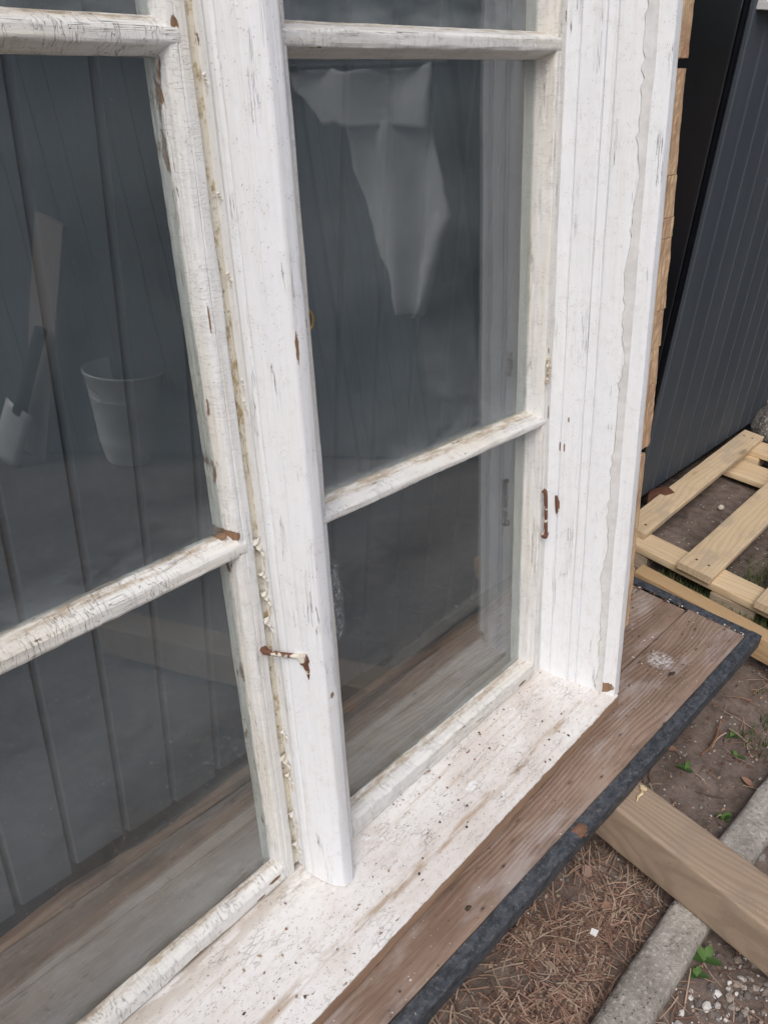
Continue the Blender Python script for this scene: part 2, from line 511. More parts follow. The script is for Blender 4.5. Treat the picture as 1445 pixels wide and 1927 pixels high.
def soil_mat(name):
    t = NT(name)
    v = t.obj()
    n1 = t.noise(t.mapping((3.2, 3.2, 3.2)), 1, 5, .6)
    n2 = t.noise(t.mapping((26, 26, 26)), 1, 6, .68)
    n3 = t.noise(t.mapping((150, 150, 150)), 1, 4, .7)
    f = t.math('ADD', t.math('MULTIPLY', n1, .45), t.math('MULTIPLY', n2, .6))
    col = t.mix(t.step(f, .38, .70), (.095, .072, .060), (.225, .178, .152))
    col = t.mix(t.math('MULTIPLY', t.step(n3, .50, .72), .5), col, (.24, .19, .16))
    sp = t.voro(t.mapping((85, 85, 85)), 1)
    sel = t.n('ShaderNodeSeparateColor')
    t.put(sel.inputs[0], t.voro(t.mapping((85, 85, 85)), 1, 'F1', 'Color'))
    gm = t.math('MULTIPLY', t.step(sp, .30, .20), t.step(sel.outputs[0], .80, .82))
    col = t.mix(gm, col, t.mix(sel.outputs[1], (.20, .18, .17), (.50, .47, .45)))
    h = t.math('ADD', n2, t.math('ADD', t.math('MULTIPLY', n3, .35), t.math('MULTIPLY', gm, .4)))
    return t.done(col, .92, t.bump(h, .9, .006), spec=.2)


def concrete_mat(name, c1=(.29, .265, .235), c2=(.46, .43, .39)):
    t = NT(name)
    n1 = t.noise(t.mapping((9, 9, 9)), 1, 5, .6)
    n2 = t.noise(t.mapping((120, 120, 120)), 1, 5, .7)
    col = t.mix(t.step(n1, .35, .68), c1, c2)
    col = t.mix(t.math('MULTIPLY', t.step(n2, .52, .66), .75), col, (.60, .57, .53))
    pit = t.voro(t.mapping((110, 110, 110)), 1)
    pm = t.math('MULTIPLY', t.step(pit, .20, .10), t.step(t.noise(t.mapping((14, 14, 14)), 1, 2), .48, .6))
    col = t.mix(t.math('MULTIPLY', t.step(n2, .46, .34), .6), col, (.15, .13, .11))
    col = t.mix(t.math('MULTIPLY', pm, .7), col, (.08, .07, .06))
    gn = t.noise(t.mapping((6, 6, 6), (4, 4, 4)), 1, 4)
    col = t.mix(t.math('MULTIPLY', t.step(gn, .58, .72), .3), col, (.16, .18, .09))
    return t.done(col, .9, t.bump(t.math('SUBTRACT', n2, pm), 1.0, .005), spec=.2)


def iron_mat(name):
    t = NT(name)
    n1 = t.noise(t.mapping((50, 90, 90)), 1, 7, .72)
    n2 = t.noise(t.mapping((150, 150, 150)), 1, 4, .7)
    n3 = t.noise(t.mapping((7, 7, 7), (6, 2, 2)), 1, 4, .6)
    col = t.mix(t.step(n1, .35, .68), (.034, .039, .047), (.098, .108, .124))
    col = t.mix(t.math('MULTIPLY', t.step(n2, .52, .68), .55), col, (.20, .195, .185))
    rust = t.step(t.math('ADD', t.math('MULTIPLY', n3, .8), t.math('MULTIPLY', n2, .25)), .66, .74)
    col = t.mix(rust, col, t.mix(n2, (.085, .035, .020), (.24, .115, .07)))
    sp = t.voro(t.mapping((95, 95, 95)), 1)
    sm = t.math('MULTIPLY', t.step(sp, .11, .05), t.step(t.noise(t.mapping((9, 9, 9), (1, 4, 4)), 1, 2), .46, .58))
    col = t.mix(sm, col, (.50, .45, .38))
    return t.done(col, .62, t.bump(n2, .5, .0012), .25, spec=.4)


def rust_mat(name):
    t = NT(name)
    n1 = t.noise(t.mapping((90, 90, 90)), 1, 5, .65)
    n2 = t.noise(t.mapping((45, 45, 45), (3, 1, 1)), 1, 3, .6)
    col = t.mix(n1, (.075, .030, .020), (.23, .11, .065))
    pt = t.step(n2, .52, .56)
    col = t.mix(pt, col, (.66, .62, .54))
    return t.done(col, .75, t.bump(t.math('ADD', n1, pt), .7, .0012), spec=.35)


SPLASH = (0.0, 0.0)   # filled in with the deck's own coordinates below


# ------------------------------------------------------------------ mesh helpers
def link(name, bm, mats, parent=None, smooth=None, loc=None):
    me = bpy.data.meshes.new(name)
    bm.normal_update()
    bm.to_mesh(me)
    bm.free()
    for m in (mats if isinstance(mats, (list, tuple)) else [mats]):
        me.materials.append(m)
    if smooth is not None:
        for p in me.polygons:
            p.use_smooth = True
        me.set_sharp_from_angle(angle=R(smooth))
    o = bpy.data.objects.new(name, me)
    COL.objects.link(o)
    if parent is not None:
        o.parent = parent
    if loc is not None:
        o.location = loc
    return o


def tag(o, label=None, cat=None, group=None, kind=None):
    for k, v in (('label', label), ('category', cat), ('group', group), ('kind', kind)):
        if v:
            o[k] = v
    return o


def thing(name, loc, label, cat, group=None, rot=(0, 0, 0)):
    o = bpy.data.objects.new(name, None)
    COL.objects.link(o)
    o.location = loc
    o.rotation_euler = rot
    o.empty_display_size = .1
    return tag(o, label, cat, group)


def rounded(pts, r):
    """round the corners of a closed polygon; r is one radius or one per point"""
    out = []
    n = len(pts)
    for i in range(n):
        p0, p, p1 = Vector(pts[i - 1]), Vector(pts[i]), Vector(pts[(i + 1) % n])
        rr = r[i] if isinstance(r, (list, tuple)) else r
        a, b = p0 - p, p1 - p
        rr = min(rr, a.length * .45, b.length * .45)
        if rr < 1e-5:
            out.append(tuple(p))
            continue
        a = p + a.normalized() * rr
        b = p + b.normalized() * rr
        for k in range(4):
            t = k / 3
            out.append(tuple(a * (1 - t) ** 2 + p * 2 * t * (1 - t) + b * t * t))
    return out


def dens(pts, step):
    out = []
    n = len(pts)
    for i in range(n):
        a, b = Vector(pts[i]), Vector(pts[(i + 1) % n])
        k = max(1, int((b - a).length / step))
        for j in range(k):
            out.append(tuple(a.lerp(b, j / k)))
    return out


def extrude(bm, prof, t0, t1, f, seg=.012, jit=.0006, fr=35.0, mat=0, skew=None, ofs=0.0):
    """sweep a closed 2-D profile along t; f(t, a, b) -> xyz.  jit wobbles the surface like worn timber"""
    n = max(2, int(abs(t1 - t0) / seg))
    rings = []
    for i in range(n + 1):
        t = t0 + (t1 - t0) * i / n
        ring = []
        for (a, b) in prof:
            tt = t
            if skew and i in (0, n):
                tt = t + skew(i == n, a, b)
            p = Vector(f(tt, a, b))
            if jit:
                q = Vector((p.x * fr + ofs, p.y * fr, p.z * fr))
                # stretched along the length: sample along t more slowly
                d1 = noise.noise(Vector((t * fr * .35 + ofs, a * fr * 6, b * fr * 6)))
                d2 = noise.noise(Vector((t * fr * 1.6 + 7 + ofs, a * fr * 4, b * fr * 4 + 3)))
                d3 = noise.noise(Vector((t * fr * .35 + 20 + ofs, a * fr * 6, b * fr * 6)))
                p = Vector(f(tt, a + jit * (d1 * .8 + d2 * .7), b + jit * (d3 * .8 + d2 * .5)))
            ring.append(bm.verts.new(p))
        rings.append(ring)
    m = len(prof)
    for i in range(n):
        for j in range(m):
            k = (j + 1) % m
            fc = bm.faces.new((rings[i][j], rings[i][k], rings[i + 1][k], rings[i + 1][j]))
            fc.material_index = mat
    for r_ in (rings[0], rings[-1]):
        fc = bm.faces.new(r_)
        fc.material_index = mat
    bmesh.ops.recalc_face_normals(bm, faces=bm.faces[:])


def bm_box(bm, c, s, rot=None, mat=0):
    vs = []
    for dz in (-.5, .5):
        for dx, dy in ((-.5, -.5), (.5, -.5), (.5, .5), (-.5, .5)):
            p = Vector((dx * s[0], dy * s[1], dz * s[2]))
            if rot is not None:
                p = rot @ p
            vs.append(bm.verts.new(Vector(c) + p))
    for q in ((3, 2, 1, 0), (4, 5, 6, 7), (0, 1, 5, 4), (1, 2, 6, 5), (2, 3, 7, 6), (3, 0, 4, 7)):
        bm.faces.new([vs[i] for i in q]).material_index = mat


def bm_tube(bm, pts, rad, sides=10, mat=0):
    pts = [Vector(p) for p in pts]
    rings = []
    for i, p in enumerate(pts):
        d = (pts[min(i + 1, len(pts) - 1)] - pts[max(i - 1, 0)]).normalized()
        u = d.orthogonal().normalized() if i == 0 else (u - d * u.dot(d)).normalized()
        v = d.cross(u)
        r = rad[i] if isinstance(rad, (list, tuple)) else rad
        rings.append([bm.verts.new(p + (u * math.cos(a) + v * math.sin(a)) * r) for a in [2 * math.pi * k / sides for k in range(sides)]])
    for i in range(len(rings) - 1):
        for j in range(sides):
            k = (j + 1) % sides
            bm.faces.new((rings[i][j], rings[i][k], rings[i + 1][k], rings[i + 1][j])).material_index = mat
    bm.faces.new(rings[0][::-1]).material_index = mat
    bm.faces.new(rings[-1]).material_index = mat


def bm_lathe(bm, prof, sides=40, c=(0, 0, 0), close=False):
    rings = []
    for r, z in prof:
        rings.append([bm.verts.new((c[0] + r * math.cos(a), c[1] + r * math.sin(a), c[2] + z)) for a in [2 * math.pi * k / sides for k in range(sides)]])
    for i in range(len(rings) - 1):
        for j in range(sides):
            k = (j + 1) % sides
            bm.faces.new((rings[i][j], rings[i][k], rings[i + 1][k], rings[i + 1][j]))
    return rings


def rock(bm, c, s, sd, sub=2, amp=.35, mat=0):
    r = bmesh.ops.create_icosphere(bm, subdivisions=sub, radius=1)
    for v in r['verts']:
        k = 1 + amp * noise.noise(v.co * 1.4 + Vector((sd, sd * .7, 1))) + amp * .5 * noise.noise(v.co * 3 + Vector((1, sd, sd)))
        v.co = Vector((v.co.x * s[0], v.co.y * s[1], v.co.z * s[2])) * k + Vector(c)
    for v in r['verts']:
        for f in v.link_faces:
            f.material_index = mat


def board(bm, quad, zt, zb, seg=.03, jit=.0008, r=.003, mat=0, ofs=0.0):
    """plank from plan corners A B C D (A-B one end, D-C the other end; A,D on one edge)"""
    A, B, C, D = [Vector((*q, 0)) for q in quad]
    Lg = (D - A).length
    Wd = (B - A).length

    def f(t, a, b):
        s, u = t / Lg, a / Wd
        p = A.lerp(D, s).lerp(B.lerp(C, s), u)
        return (p.x, p.y, b)
    prof = dens(rounded([(0, zb), (Wd, zb), (Wd, zt), (0, zt)], r), .02)
    extrude(bm, prof, 0, Lg, f, seg, jit, 20, mat, ofs=ofs)


# ------------------------------------------------------------------ ground
def gz(x, y):
    """soil height; the bed falls away a little and is lumpy"""
    k = noise.noise(Vector((x * 1.3, y * 1.3, 4))) * .010 + noise.noise(Vector((x * 7, y * 7, 1))) * .008 + noise.noise(Vector((x * 24, y * 24, 1))) * .0045
    fade = max(0.0, 1 - max(0.0, math.hypot(x - 1.3, y - .2) - 2.5) / 3)
    return k * fade


def spaced(lo, hi, a, b, fine):
    v = [a + (b - a) * i / int((b - a) / fine) for i in range(int((b - a) / fine) + 1)]
    s = fine
    x = a
    while x > lo:
        s *= 1.35
        x = max(lo, x - s)
        v.insert(0, x)
    s = fine
    x = b
    while x < hi:
        s *= 1.35
        x = min(hi, x + s)
        v.append(x)
    return v


bm = bmesh.new()
xs = spaced(-90, 90, .35, 3.2, .0125)
ys = spaced(-90, 90, -.35, .95, .0125)
grid = [[bm.verts.new((x, y, gz(x, y))) for y in ys] for x in xs]
for i in range(len(xs) - 1):
    for j in range(len(ys) - 1):
        bm.faces.new((grid[i][j], grid[i + 1][j], grid[i + 1][j + 1], grid[i][j + 1]))
tag(link('ground', bm, soil_mat('soil'), smooth=80), kind='structure')

# ------------------------------------------------------------------ house wall of dark boards
WD = Vector((1, -.036, 0)).normalized()                 # direction of the wall
WN = Vector((-.036, -1, 0)).normalized()                # out of the wall, to the camera
W0 = Vector((0, .915, 0))
wall = thing('house_wall', (0, .915, 0), 'dark grey house wall of vertical grooved boards behind the old window', 'wall', rot=(0, 0, math.atan2(-.036, 1)))
bm = bmesh.new()
PIT = .0935
x = -3.0
WEND = 3.25
i = 0
while x < WEND - .01:
    x1 = min(x + PIT, WEND)
    zb = .105 + random.uniform(-.012, .012) if x < 1.7 else .075
    g = .0065
    pr = [(x + .0005, 0.0), (x + .0012, -.004), (x + g, -.015), (x1 - g, -.015), (x1 - .0012, -.004), (x1 - .0005, 0.0)]
    lo = [bm.verts.new((a, b, zb + (.006 * noise.noise(Vector((a * 40, 0, 2))) if x < 1.7 else 0))) for a, b in pr]
    hi = [bm.verts.new((a, b, 3.2)) for a, b in pr]
    for k in range(5):
        bm.faces.new((lo[k], lo[k + 1], hi[k + 1], hi[k]))
    bm.faces.new(lo[::-1])
    bm.faces.new(hi)
    x = x1
    i += 1
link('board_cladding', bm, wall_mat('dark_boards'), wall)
bm = bmesh.new()
bm_box(bm, (.15, .06, 1.62), (6.3, .11, 3.16))
link('wall_core', bm, flat_mat('wall_felt', (.012, .012, .013), (.02, .02, .02), 20), wall)
bm = bmesh.new()
bm_box(bm, (.15, .075, .02), (6.26, .05, .2))
link('foundation', bm, concrete_mat('foundation_concrete', (.10, .095, .09), (.17, .16, .15)), wall)
# black rounded casing that runs up the wall just right of the window
bm = bmesh.new()
pr = dens(rounded([(1.70, -.013), (1.70, -.060), (2.060, -.060), (2.082, -.045), (2.086, -.020), (2.165, -.018), (2.172, -.026), (2.186, -.026), (2.190, -.013)], [.0, .04, .045, .012, .004, .003, .004, .004, 0]), .012)
extrude(bm, pr, .095, 3.2, lambda t, a, b: (a, b, t), .4, 0)
link('black_casing', bm, flat_mat('black_plastic', (.0020, .0027, .0042), (.004, .0052, .0075), 60, .27, .0002, spec=.14), wall, smooth=40)
bm = bmesh.new()
bm_box(bm, (2.60, -.024, 1.455), (.71, .018, .16))
bm_box(bm, (2.601, -.028, 1.3745), (.714, .030, .014))
link('white_window_ledge', bm, flat_mat('white_trim', (.62, .63, .64), (.74, .75, .76), 30, .5), wall)
bm = bmesh.new()
bm_box(bm, (3.295, -.008, 1.62), (.085, .05, 3.0))
link('corner_board', bm, flat_mat('white_corner', (.66, .67, .68), (.76, .76, .77), 30, .5), wall)

# ------------------------------------------------------------------ the old window
LEAN = R(-7.444)
RX = Matrix.Rotation(LEAN, 4, 'X')
base = RX @ OFF
win = thing('old_window', (base.x, base.y, base.z + H), 'old white double window frame with peeling paint leaning on the wooden deck', 'window', rot=(LEAN, 0, 0))


def L(u, n, w):
    return (u - OFF.x, n - OFF.y, w - OFF.z)


vert = lambda t, a, b: L(a, b, t)                        # profile (u, n) swept up
horz = lambda t, a, b: L(t, a, b)                        # profile (n, w) swept along u

PV = paint_mat('paint_post', 'z', cream=.12, chip=.30, dirt=.18, crack=.42, spots=((.574, -.212, .0022, .017), (.579, -.658, .003, .0045), (.592, -.19, .002, .006)))
PJ = paint_mat('paint_jamb', 'z', cream=.10, chip=.10, dirt=.20, crack=.35, ofs=3.3, spots=((1.223, -1.006, .0085, .011), (1.178, -.52, .0006, .008), (1.180, -.47, .0005, .005)))
PSV = paint_mat('paint_sash_stile', 'z', cream=.34, chip=.46, alli=.30, dirt=.45, crack=.6, ofs=1.1, white=(.765, .772, .770), edge_u=.5108, spots=((.5215, .078, .004, .011), (.5165, -.178, .0009, .016), (.512, -.425, .006, .006), (1.1615, .112, .002, .008), (1.158, -.455, .0018, .012)))
PSH = paint_mat('paint_sash_rail', 'x', cream=.40, chip=.62, alli=1.0, dirt=.55, crack=.6, ofs=6.1, white=(.765, .762, .742), ledge=.9, ledge_y=.0815, spots=((.498, -.958, .010, .0035), (.470, -.968, .008, .002), (.36, -.971, .02, .0025), (1.10, -.972, .012, .003), (.505, -.424, .008, .004)))
PSR = paint_mat('paint_sash_rail_dirty', 'x', cream=.34, chip=.66, alli=.65, dirt=.75, crack=.6, ofs=4.3, white=(.755, .755, .740), ledge=.85, ledge_y=.066, spots=((1.10, -.972, .012, .003),))
PG = paint_mat('paint_rebate', 'z', cream=1.2, chip=.5, alli=.2, dirt=1.0, crack=.4, ofs=2.2, white=(.64, .61, .53), mould=.9)
RAW = wood_mat('raw_sawn_wood', 'z', (.60, .43, .27), (.42, .27, .16), 30, .4, 0, band='x', rough=.9, warp=.06, dirt=(.34, .20, .12), stain=(.36, .17, .10), bumpd=.002)

# right jamb: three stepped mouldings that splay outwards
pj = [(1.1670, .735), (1.1670, .6720), (1.1704, .6695), (1.1752, .6590), (1.1782, .6582), (1.1780, .6556), (1.1758, .6546), (1.1868, .6285),
      (1.1912, .6276), (1.1925, .6236), (1.1890, .6224), (1.1962, .6150), (1.2006, .6142), (1.1996, .6104), (1.1984, .6100), (1.2051, .5947), (1.2150, .5772), (1.2170, .5768), (1.2164, .5752), (1.2329, .5452), (1.2526, .5452), (1.2530, .585), (1.300, .590), (1.300, .735)]
rj = [0, .002, .002, .0008, .0004, .0004, .0008, .0015, .0006, .0006, .0012, .0015, .0005, .0005, .0008, .003, .0008, .0003, .0008, .0016, .0022, 0, .003, .003]
bm = bmesh.new()
extrude(bm, dens(rounded(pj, rj), .005), -1.0165, .60, vert, .012, .00075,
        skew=lambda e, a, b: 0 if e else (-.0 + (b - .672) * .359 * 1.0 + .0345), ofs=1)
link('side_jamb', bm, PJ, win, smooth=40)
bm = bmesh.new()
extrude(bm, dens(rounded([(.060 - (u - 1.10), n) for u, n in pj if u < 1.25][::-1] + [], .002), .006), -1.0165, .60, vert, .02, .0007, ofs=4)
link('side_jamb', bm, PJ, win, smooth=50)
# grey ragged strip of old sealant on the jamb
bm = bmesh.new()
n = 330
prev = None
for i in range(n + 1):
    t = -1.022 + 1.61 * i / n
    lf = .18 + .42 * noise.noise(Vector((t * 6, 1, 1))) + .24 * noise.noise(Vector((t * 15, 2, 1))) + .14 * noise.noise(Vector((t * 80, 2, 5)))
    a0, a1 = .25 + lf * .55, .60 + .05 * noise.noise(Vector((t * 9, 4, 4)))
    th = .0017 + .0009 * noise.noise(Vector((t * 40, 8, 8)))
    ring = []
    for s, hgt in ((a0, -.0006), (a0 + .006, th), (a0 * .6 + a1 * .4, th * (.8 + .4 * noise.noise(Vector((t * 60, 3, 3))))), (a1 - .02, th * .7), (a1, -.0006)):
        u, nn = 1.2051 + .0278 * s, .5947 - .0495 * s
        ring.append(bm.verts.new(L(u - hgt * .872, nn - hgt * .49, t)))
    if prev:
        for k in range(4):
            bm.faces.new((prev[k], prev[k + 1], ring[k + 1], ring[k]))
    prev = ring
bmesh.ops.recalc_face_normals(bm, faces=bm.faces[:])
link('sealant_strip', bm, flat_mat('grey_sealant', (.57, .57, .555), (.68, .68, .67), 90, .7, .0014), win, smooth=60)
# unpainted outer edge of the frame, sawn wood with cracks across it
bm = bmesh.new()
t = -.885
k = 0
while t < .58:
    ln = random.choice((.03, .045, .06, .085, .11, .14))
    ue = 1.2535 + (.040 + min(0, (t + .50)) * .050) * 1.0 + random.uniform(-.007, .004) + .006 * math.exp(-((t + .3) / .3) ** 2)
    pr = dens(rounded([(1.2534, .5475), (ue, .5490), (ue, .584), (1.2534, .584)], [.001, .003, .003, 0]), .006)
    extrude(bm, pr, t + .0005, t + ln - .0005, vert, .0045, .0030, 55, ofs=k * 3.1)
    t += ln + (.012 if k in (4, 11) else 0)
    k += 1
link('raw_edge', bm, RAW, win)

# centre mullion
pm = [(.5500, .735), (.5490, .6860), (.5462, .6812), (.5470, .6740), (.5489, .6700), (.5484, .6680), (.5511, .6606), (.5560, .6503), (.5563, .6488), (.5618, .6389), (.5706, .6286), (.5895, .6280),
      (.6010, .640), (.6120, .666), (.6150, .735)]
bm = bmesh.new()
extrude(bm, dens(rounded(pm, [0, .001, .002, .0008, .0005, .0008, .002, .0006, .0006, .003, .0030, .0045, .004, .004, 0]), .004), -.985, .60, vert, .010, .00065,
        skew=lambda e, a, b: 0 if e else ((b - .672) * .359 + .0065), ofs=9)
link('mullion', bm, PV, win, smooth=50)
# recessed rebate between left sash and mullion
bm = bmesh.new()
extrude(bm, dens(rounded([(.534, .7365), (.534, .7005), (.5505, .6985), (.5505, .7365)], 0.0), .003), -.972, .60, vert, .008, .0006, ofs=2)
link('rebate_strip', bm, PG, win, smooth=60)
# curled flakes of paint along the rebate
bm = bmesh.new()
tt = -.925
while tt < .45:
    big = tt < -.40
    if big and random.random() < .22:
        tt += random.uniform(.012, .03)
        continue
    if big and not (-.64 < tt < -.56):
        wd, hh = random.uniform(.009, .021), random.uniform(.018, .052)
    elif random.random() < .35:
        wd, hh = random.uniform(.003, .007), random.uniform(.010, .022)
    else:
        tt += .03
        continue
    N = 12
    prevr = None
    for i in range(N + 1):
        s = i / N
        wv = wd * (1 - s * .92)
        row = []
        for j in range(7):
            q = j / 6
            uu = .5500 - wv * q * (1 + .35 * noise.noise(Vector((tt * 60, i * .35, 3)))) + .0009 * noise.noise(Vector((tt * 90 + i, j, 3)))
            nn = .6955 - .0035 * math.sin(q * 2.6) - .0030 * q * s + .0009 * math.sin(s * 19 - q * 7)
            row.append(bm.verts.new(L(uu, nn, tt - s * hh * (.55 + .75 * (1 - q)))))
        if prevr:
            for j in range(6):
                bm.faces.new((prevr[j], prevr[j + 1], row[j + 1], row[j]))
        prevr = row
    tt += hh * random.uniform(.75, 1.3)
fl = link('peeling_paint', bm, paint_mat('flake_paint', 'x', cream=.7, chip=0, dirt=.6, crack=.1, ofs=8.8, white=(.70, .685, .65)), win)
md = fl.modifiers.new('thick', 'SOLIDIFY')
md.thickness = .0007

# sill
SM = sill_mat('sill_paint')
ps = [(.735, -.985), (.690, -.9755), (.672, -.980), (.6505, -.9878), (.6495, -.9890), (.5835, -1.0112), (.5805, -1.0146), (.577, -1.0150), (.541, -1.0268), (.5405, -1.049), (.572, -1.0475), (.735, -1.031)]
bm = bmesh.new()
extrude(bm, dens(rounded(ps, [0, .002, .002, .0005, .0005, .001, .001, .001, .0035, .003, .002, 0]), .005), -.13, 1.2425, horz, .009, .0011, 30, ofs=5)
link('sill', bm, SM, win, smooth=50)
bm = bmesh.new()
extrude(bm, rounded([(.555, .60), (.735, .60), (.735, .665), (.555, .665)], .003), -.13, 1.30, horz, .05, .0005)
link('head', bm, PSH, win)

# ---- sashes
GM = [glass_mat('glass_a', .70, None, 0.0), glass_mat('glass_b', 1.15, (.671 - OFF.x, -.592 - OFF.z), 2.0), glass_mat('glass_c', 1.35, None, 5.0)]


def bars(bm, lo, hi, nfun, w_l, w_r, hgt, dep, ofs):
    """a glazing bar, trapezoid in section, its ends at heights w_l and w_r (upper glass line)"""
    pr = dens(rounded([(0.008, 0), (0, 0), (-dep, -.0095), (-dep - .0015, -.0125), (-dep - .0015, -hgt + .0115), (-dep, -hgt + .0085), (0, -hgt), (.008, -hgt)],
                      [0, 0, .002, .0012, .003, .002, 0, 0]), .004)

    def f(t, a, b):
        s = (t - lo) / (hi - lo)
        return L(t, nfun(t) + a, w_l + (w_r - w_l) * s + b)
    extrude(bm, pr, lo, hi, f, .006, .0009, 45, ofs=ofs)


def sash(u0, u1, uo0, uo1, nf, muntins, wtop, wbot, foot, name_ofs, dep=.018, tilt=0.0):
    """u0..u1 glass width, uo0..uo1 outer width, nf(u) depth of the glass"""
    bm = bmesh.new()
    # stiles, profile (u, dn)
    for (ui, uo, s) in ((u0, uo0, -1), (u1, uo1, 1)):
        d = abs(uo - ui)
        pr = [(ui - s * .000, .020), (ui, .001), (ui + s * .0016, -dep * .55), (ui + s * min(.006, d * .16), -dep), (ui + s * d * .42, -dep - .0006), (ui + s * (d * .42 + .0012), -dep + .0007), (ui + s * (d * .42 + .0024), -dep - .0006), (uo - s * .001, -dep - .0004), (uo, -dep + .002), (uo, .020)]
        extrude(bm, dens(rounded(pr, [0, 0, .002, .003, .0006, .0006, .0006, .0016, .001, 0]), .003), foot - .004, .585, lambda t, a, b: L(a, nf(a) + b, t), .007, .0010, 40, 0, ofs=name_ofs)
    # bottom and top rails, profile (dn, w)
    pr = [(.020, wbot - .030), (.002, wbot - .0005), (0, wbot), (-dep * .75, wbot - .0030), (-dep - .001, wbot - .0085), (-dep - .0012, foot + .001), (.020, foot)]
    extrude(bm, dens(rounded(pr, [0, 0, 0, .003, .004, .002, 0]), .003), u0 - .004, u1 + .006, lambda t, a, b: L(t, nf(t) + a - .0012, b + (tilt * (t - u0) / (u1 - u0) if b > wbot - .01 else 0)), .007, .0011, 40, 1, ofs=name_ofs + 3)
    pr = [(.020, .585), (.020, wtop), (0, wtop), (-dep, wtop + .006), (-dep, .585)]
    extrude(bm, dens(rounded(pr, [0, 0, 0, .003, 0]), .01), u0 - .004, u1 + .006, lambda t, a, b: L(t, nf(t) + a, b), .03, .0006, 40, 1)
    RM = PSH if u0 < .5 else PSR
    s_ = link('sash', bm, [PSV, RM], win, smooth=50)
    for i, (wl, wr, hg) in enumerate(muntins):
        bm = bmesh.new()
        bars(bm, u0 - .012, u1 + .014, nf, wl, wr, hg, dep, name_ofs + i * 5)
        link('glazing_bar', bm, RM, s_, smooth=50)
    # panes
    (a0, a1, ah), (b0, b1, bh) = muntins
    for i, (tl, tr, bl, br) in enumerate(((wtop + .004, wtop + .004, a0 - .008, a1 - .008), (a0 - ah + .008, a1 - ah + .008, b0 - .008, b1 - .008), (b0 - bh + .008, b1 - bh + .008, wbot - .004, wbot + tilt - .004))):
        bm = bmesh.new()
        fr = [bm.verts.new(L(u, nf(u) + .0012, w_)) for u, w_ in ((u0 - .004, bl), (u1 + .004, br), (u1 + .004, tr), (u0 - .004, tl))]
        bk = [bm.verts.new(L(u, nf(u) + .0042, w_)) for u, w_ in ((u0 - .004, bl), (u1 + .004, br), (u1 + .004, tr), (u0 - .004, tl))]
        bm.faces.new(fr)
        bm.faces.new(bk[::-1])
        for k in range(4):
            q = (k + 1) % 4
            bm.faces.new((fr[k], bk[k], bk[q], fr[q]))
        bmesh.ops.recalc_face_normals(bm, faces=bm.faces[:])
        link('glass_pane', bm, GM[2 if i == 2 and u0 < .5 else (1 if u0 > .5 else 0)], s_)
    return s_


sash(.030, .5105, -.010, .5365, lambda u: .7105, ((.0895, .0895, .032), (-.4205, -.4245, .035)), .55, -.9415, -.9732, 1.0)
sash(.640, 1.1375, .617, 1.1640, lambda u: .7000, ((.0905, .0955, .034), (-.4295, -.454, .029)), .55, -.9405, -.9782, 11.0, .029, -.011)

# ---- ironmongery
RU = rust_mat('rusty_iron')
bm = bmesh.new()
bm_tube(bm, [L(.5275, .694, -.5865), L(.5280, .684, -.5870), L(.5330, .6780, -.5895), L(.5430, .666, -.5925), L(.5510, .656, -.5945), L(.5535, .6530, -.5960)], [.0035, .0042, .0035, .0030, .0032, .0036], 10)
rock(bm, L(.5290, .688, -.587), (.0055, .004, .0055), 3, 2, .4)
link('window_hook', bm, RU, win, smooth=60)
bm = bmesh.new()
bm_box(bm, L(.5555, .6485, -.5975), (.010, .012, .0155), Matrix.Rotation(R(28), 3, 'Z') @ Matrix.Rotation(R(-14), 3, 'X'))
bmesh.ops.bevel(bm, geom=bm.edges[:], offset=.002, segments=2, affect='EDGES')
bm_tube(bm, [L(.5570, .6480, -.604), L(.5585, .6465, -.615), L(.5592, .6460, -.630)], [.004, .0036, .0012], 8)
link('hook_plate', bm, RU, win, smooth=50)
bm = bmesh.new()
bm_tube(bm, [L(1.142, .6655, -.590), L(1.1425, .6615, -.592), L(1.1435, .6605, -.600), L(1.1460, .6600, -.640), L(1.1478, .6605, -.672), L(1.1478, .6625, -.677)], [.0046, .0040, .0032, .0030, .0036, .0060], 10)
rock(bm, L(1.1480, .6610, -.677), (.0075, .0055, .0062), 5, 2, .4)
link('window_hook', bm, RU, win, smooth=60)
bm = bmesh.new()
bm_tube(bm, [L(1.1738, .6580, -.610), L(1.1752, .6555, -.622), L(1.1756, .6550, -.634), L(1.1755, .6562, -.645)], [.002, .0042, .0038, .001], 8)
link('hook_eye', bm, RU, win, smooth=60)
bm = bmesh.new()
for k in range(9):
    rock(bm, L(1.1435 + random.uniform(-.004, .004), .6650, -.362 - k * .0046), (.0045, .0022, .0036), k + .5, 1, .5)
link('dried_putty', bm, flat_mat('old_putty', (.42, .33, .22), (.66, .60, .48), 120, .8, .001), win, smooth=60)
bm = bmesh.new()
for k in range(24):
    a = 2 * math.pi * k / 24
ring = [L(.6318 + .0085 * math.cos(2 * math.pi * k / 24), .6760 - .0045 * math.cos(2 * math.pi * k / 24), -.2 + .0125 * math.sin(2 * math.pi * k / 24)) for k in range(25)]
bm_tube(bm, ring, .0018, 8)
link('keyhole_ring', bm, flat_mat('old_brass', (.30, .20, .08), (.42, .30, .13), 90, .4, .0003, .8), win, smooth=60)

# ------------------------------------------------------------------ deck with iron rim
DZ = H - 1.118
DD = Vector((1, -.037, 0)).normalized()
deck = thing('wooden_deck', (.9, .55, 0), 'brown plank deck edged with dark rusty angle iron under the old window', 'deck', rot=(0, 0, math.atan2(-.037, 1)))
di = Matrix.Rotation(-math.atan2(-.037, 1), 3, 'Z')


def dl(x, y, z):
    v = di @ Vector((x - .9, y - .55, 0))
    return (v.x, v.y, z)


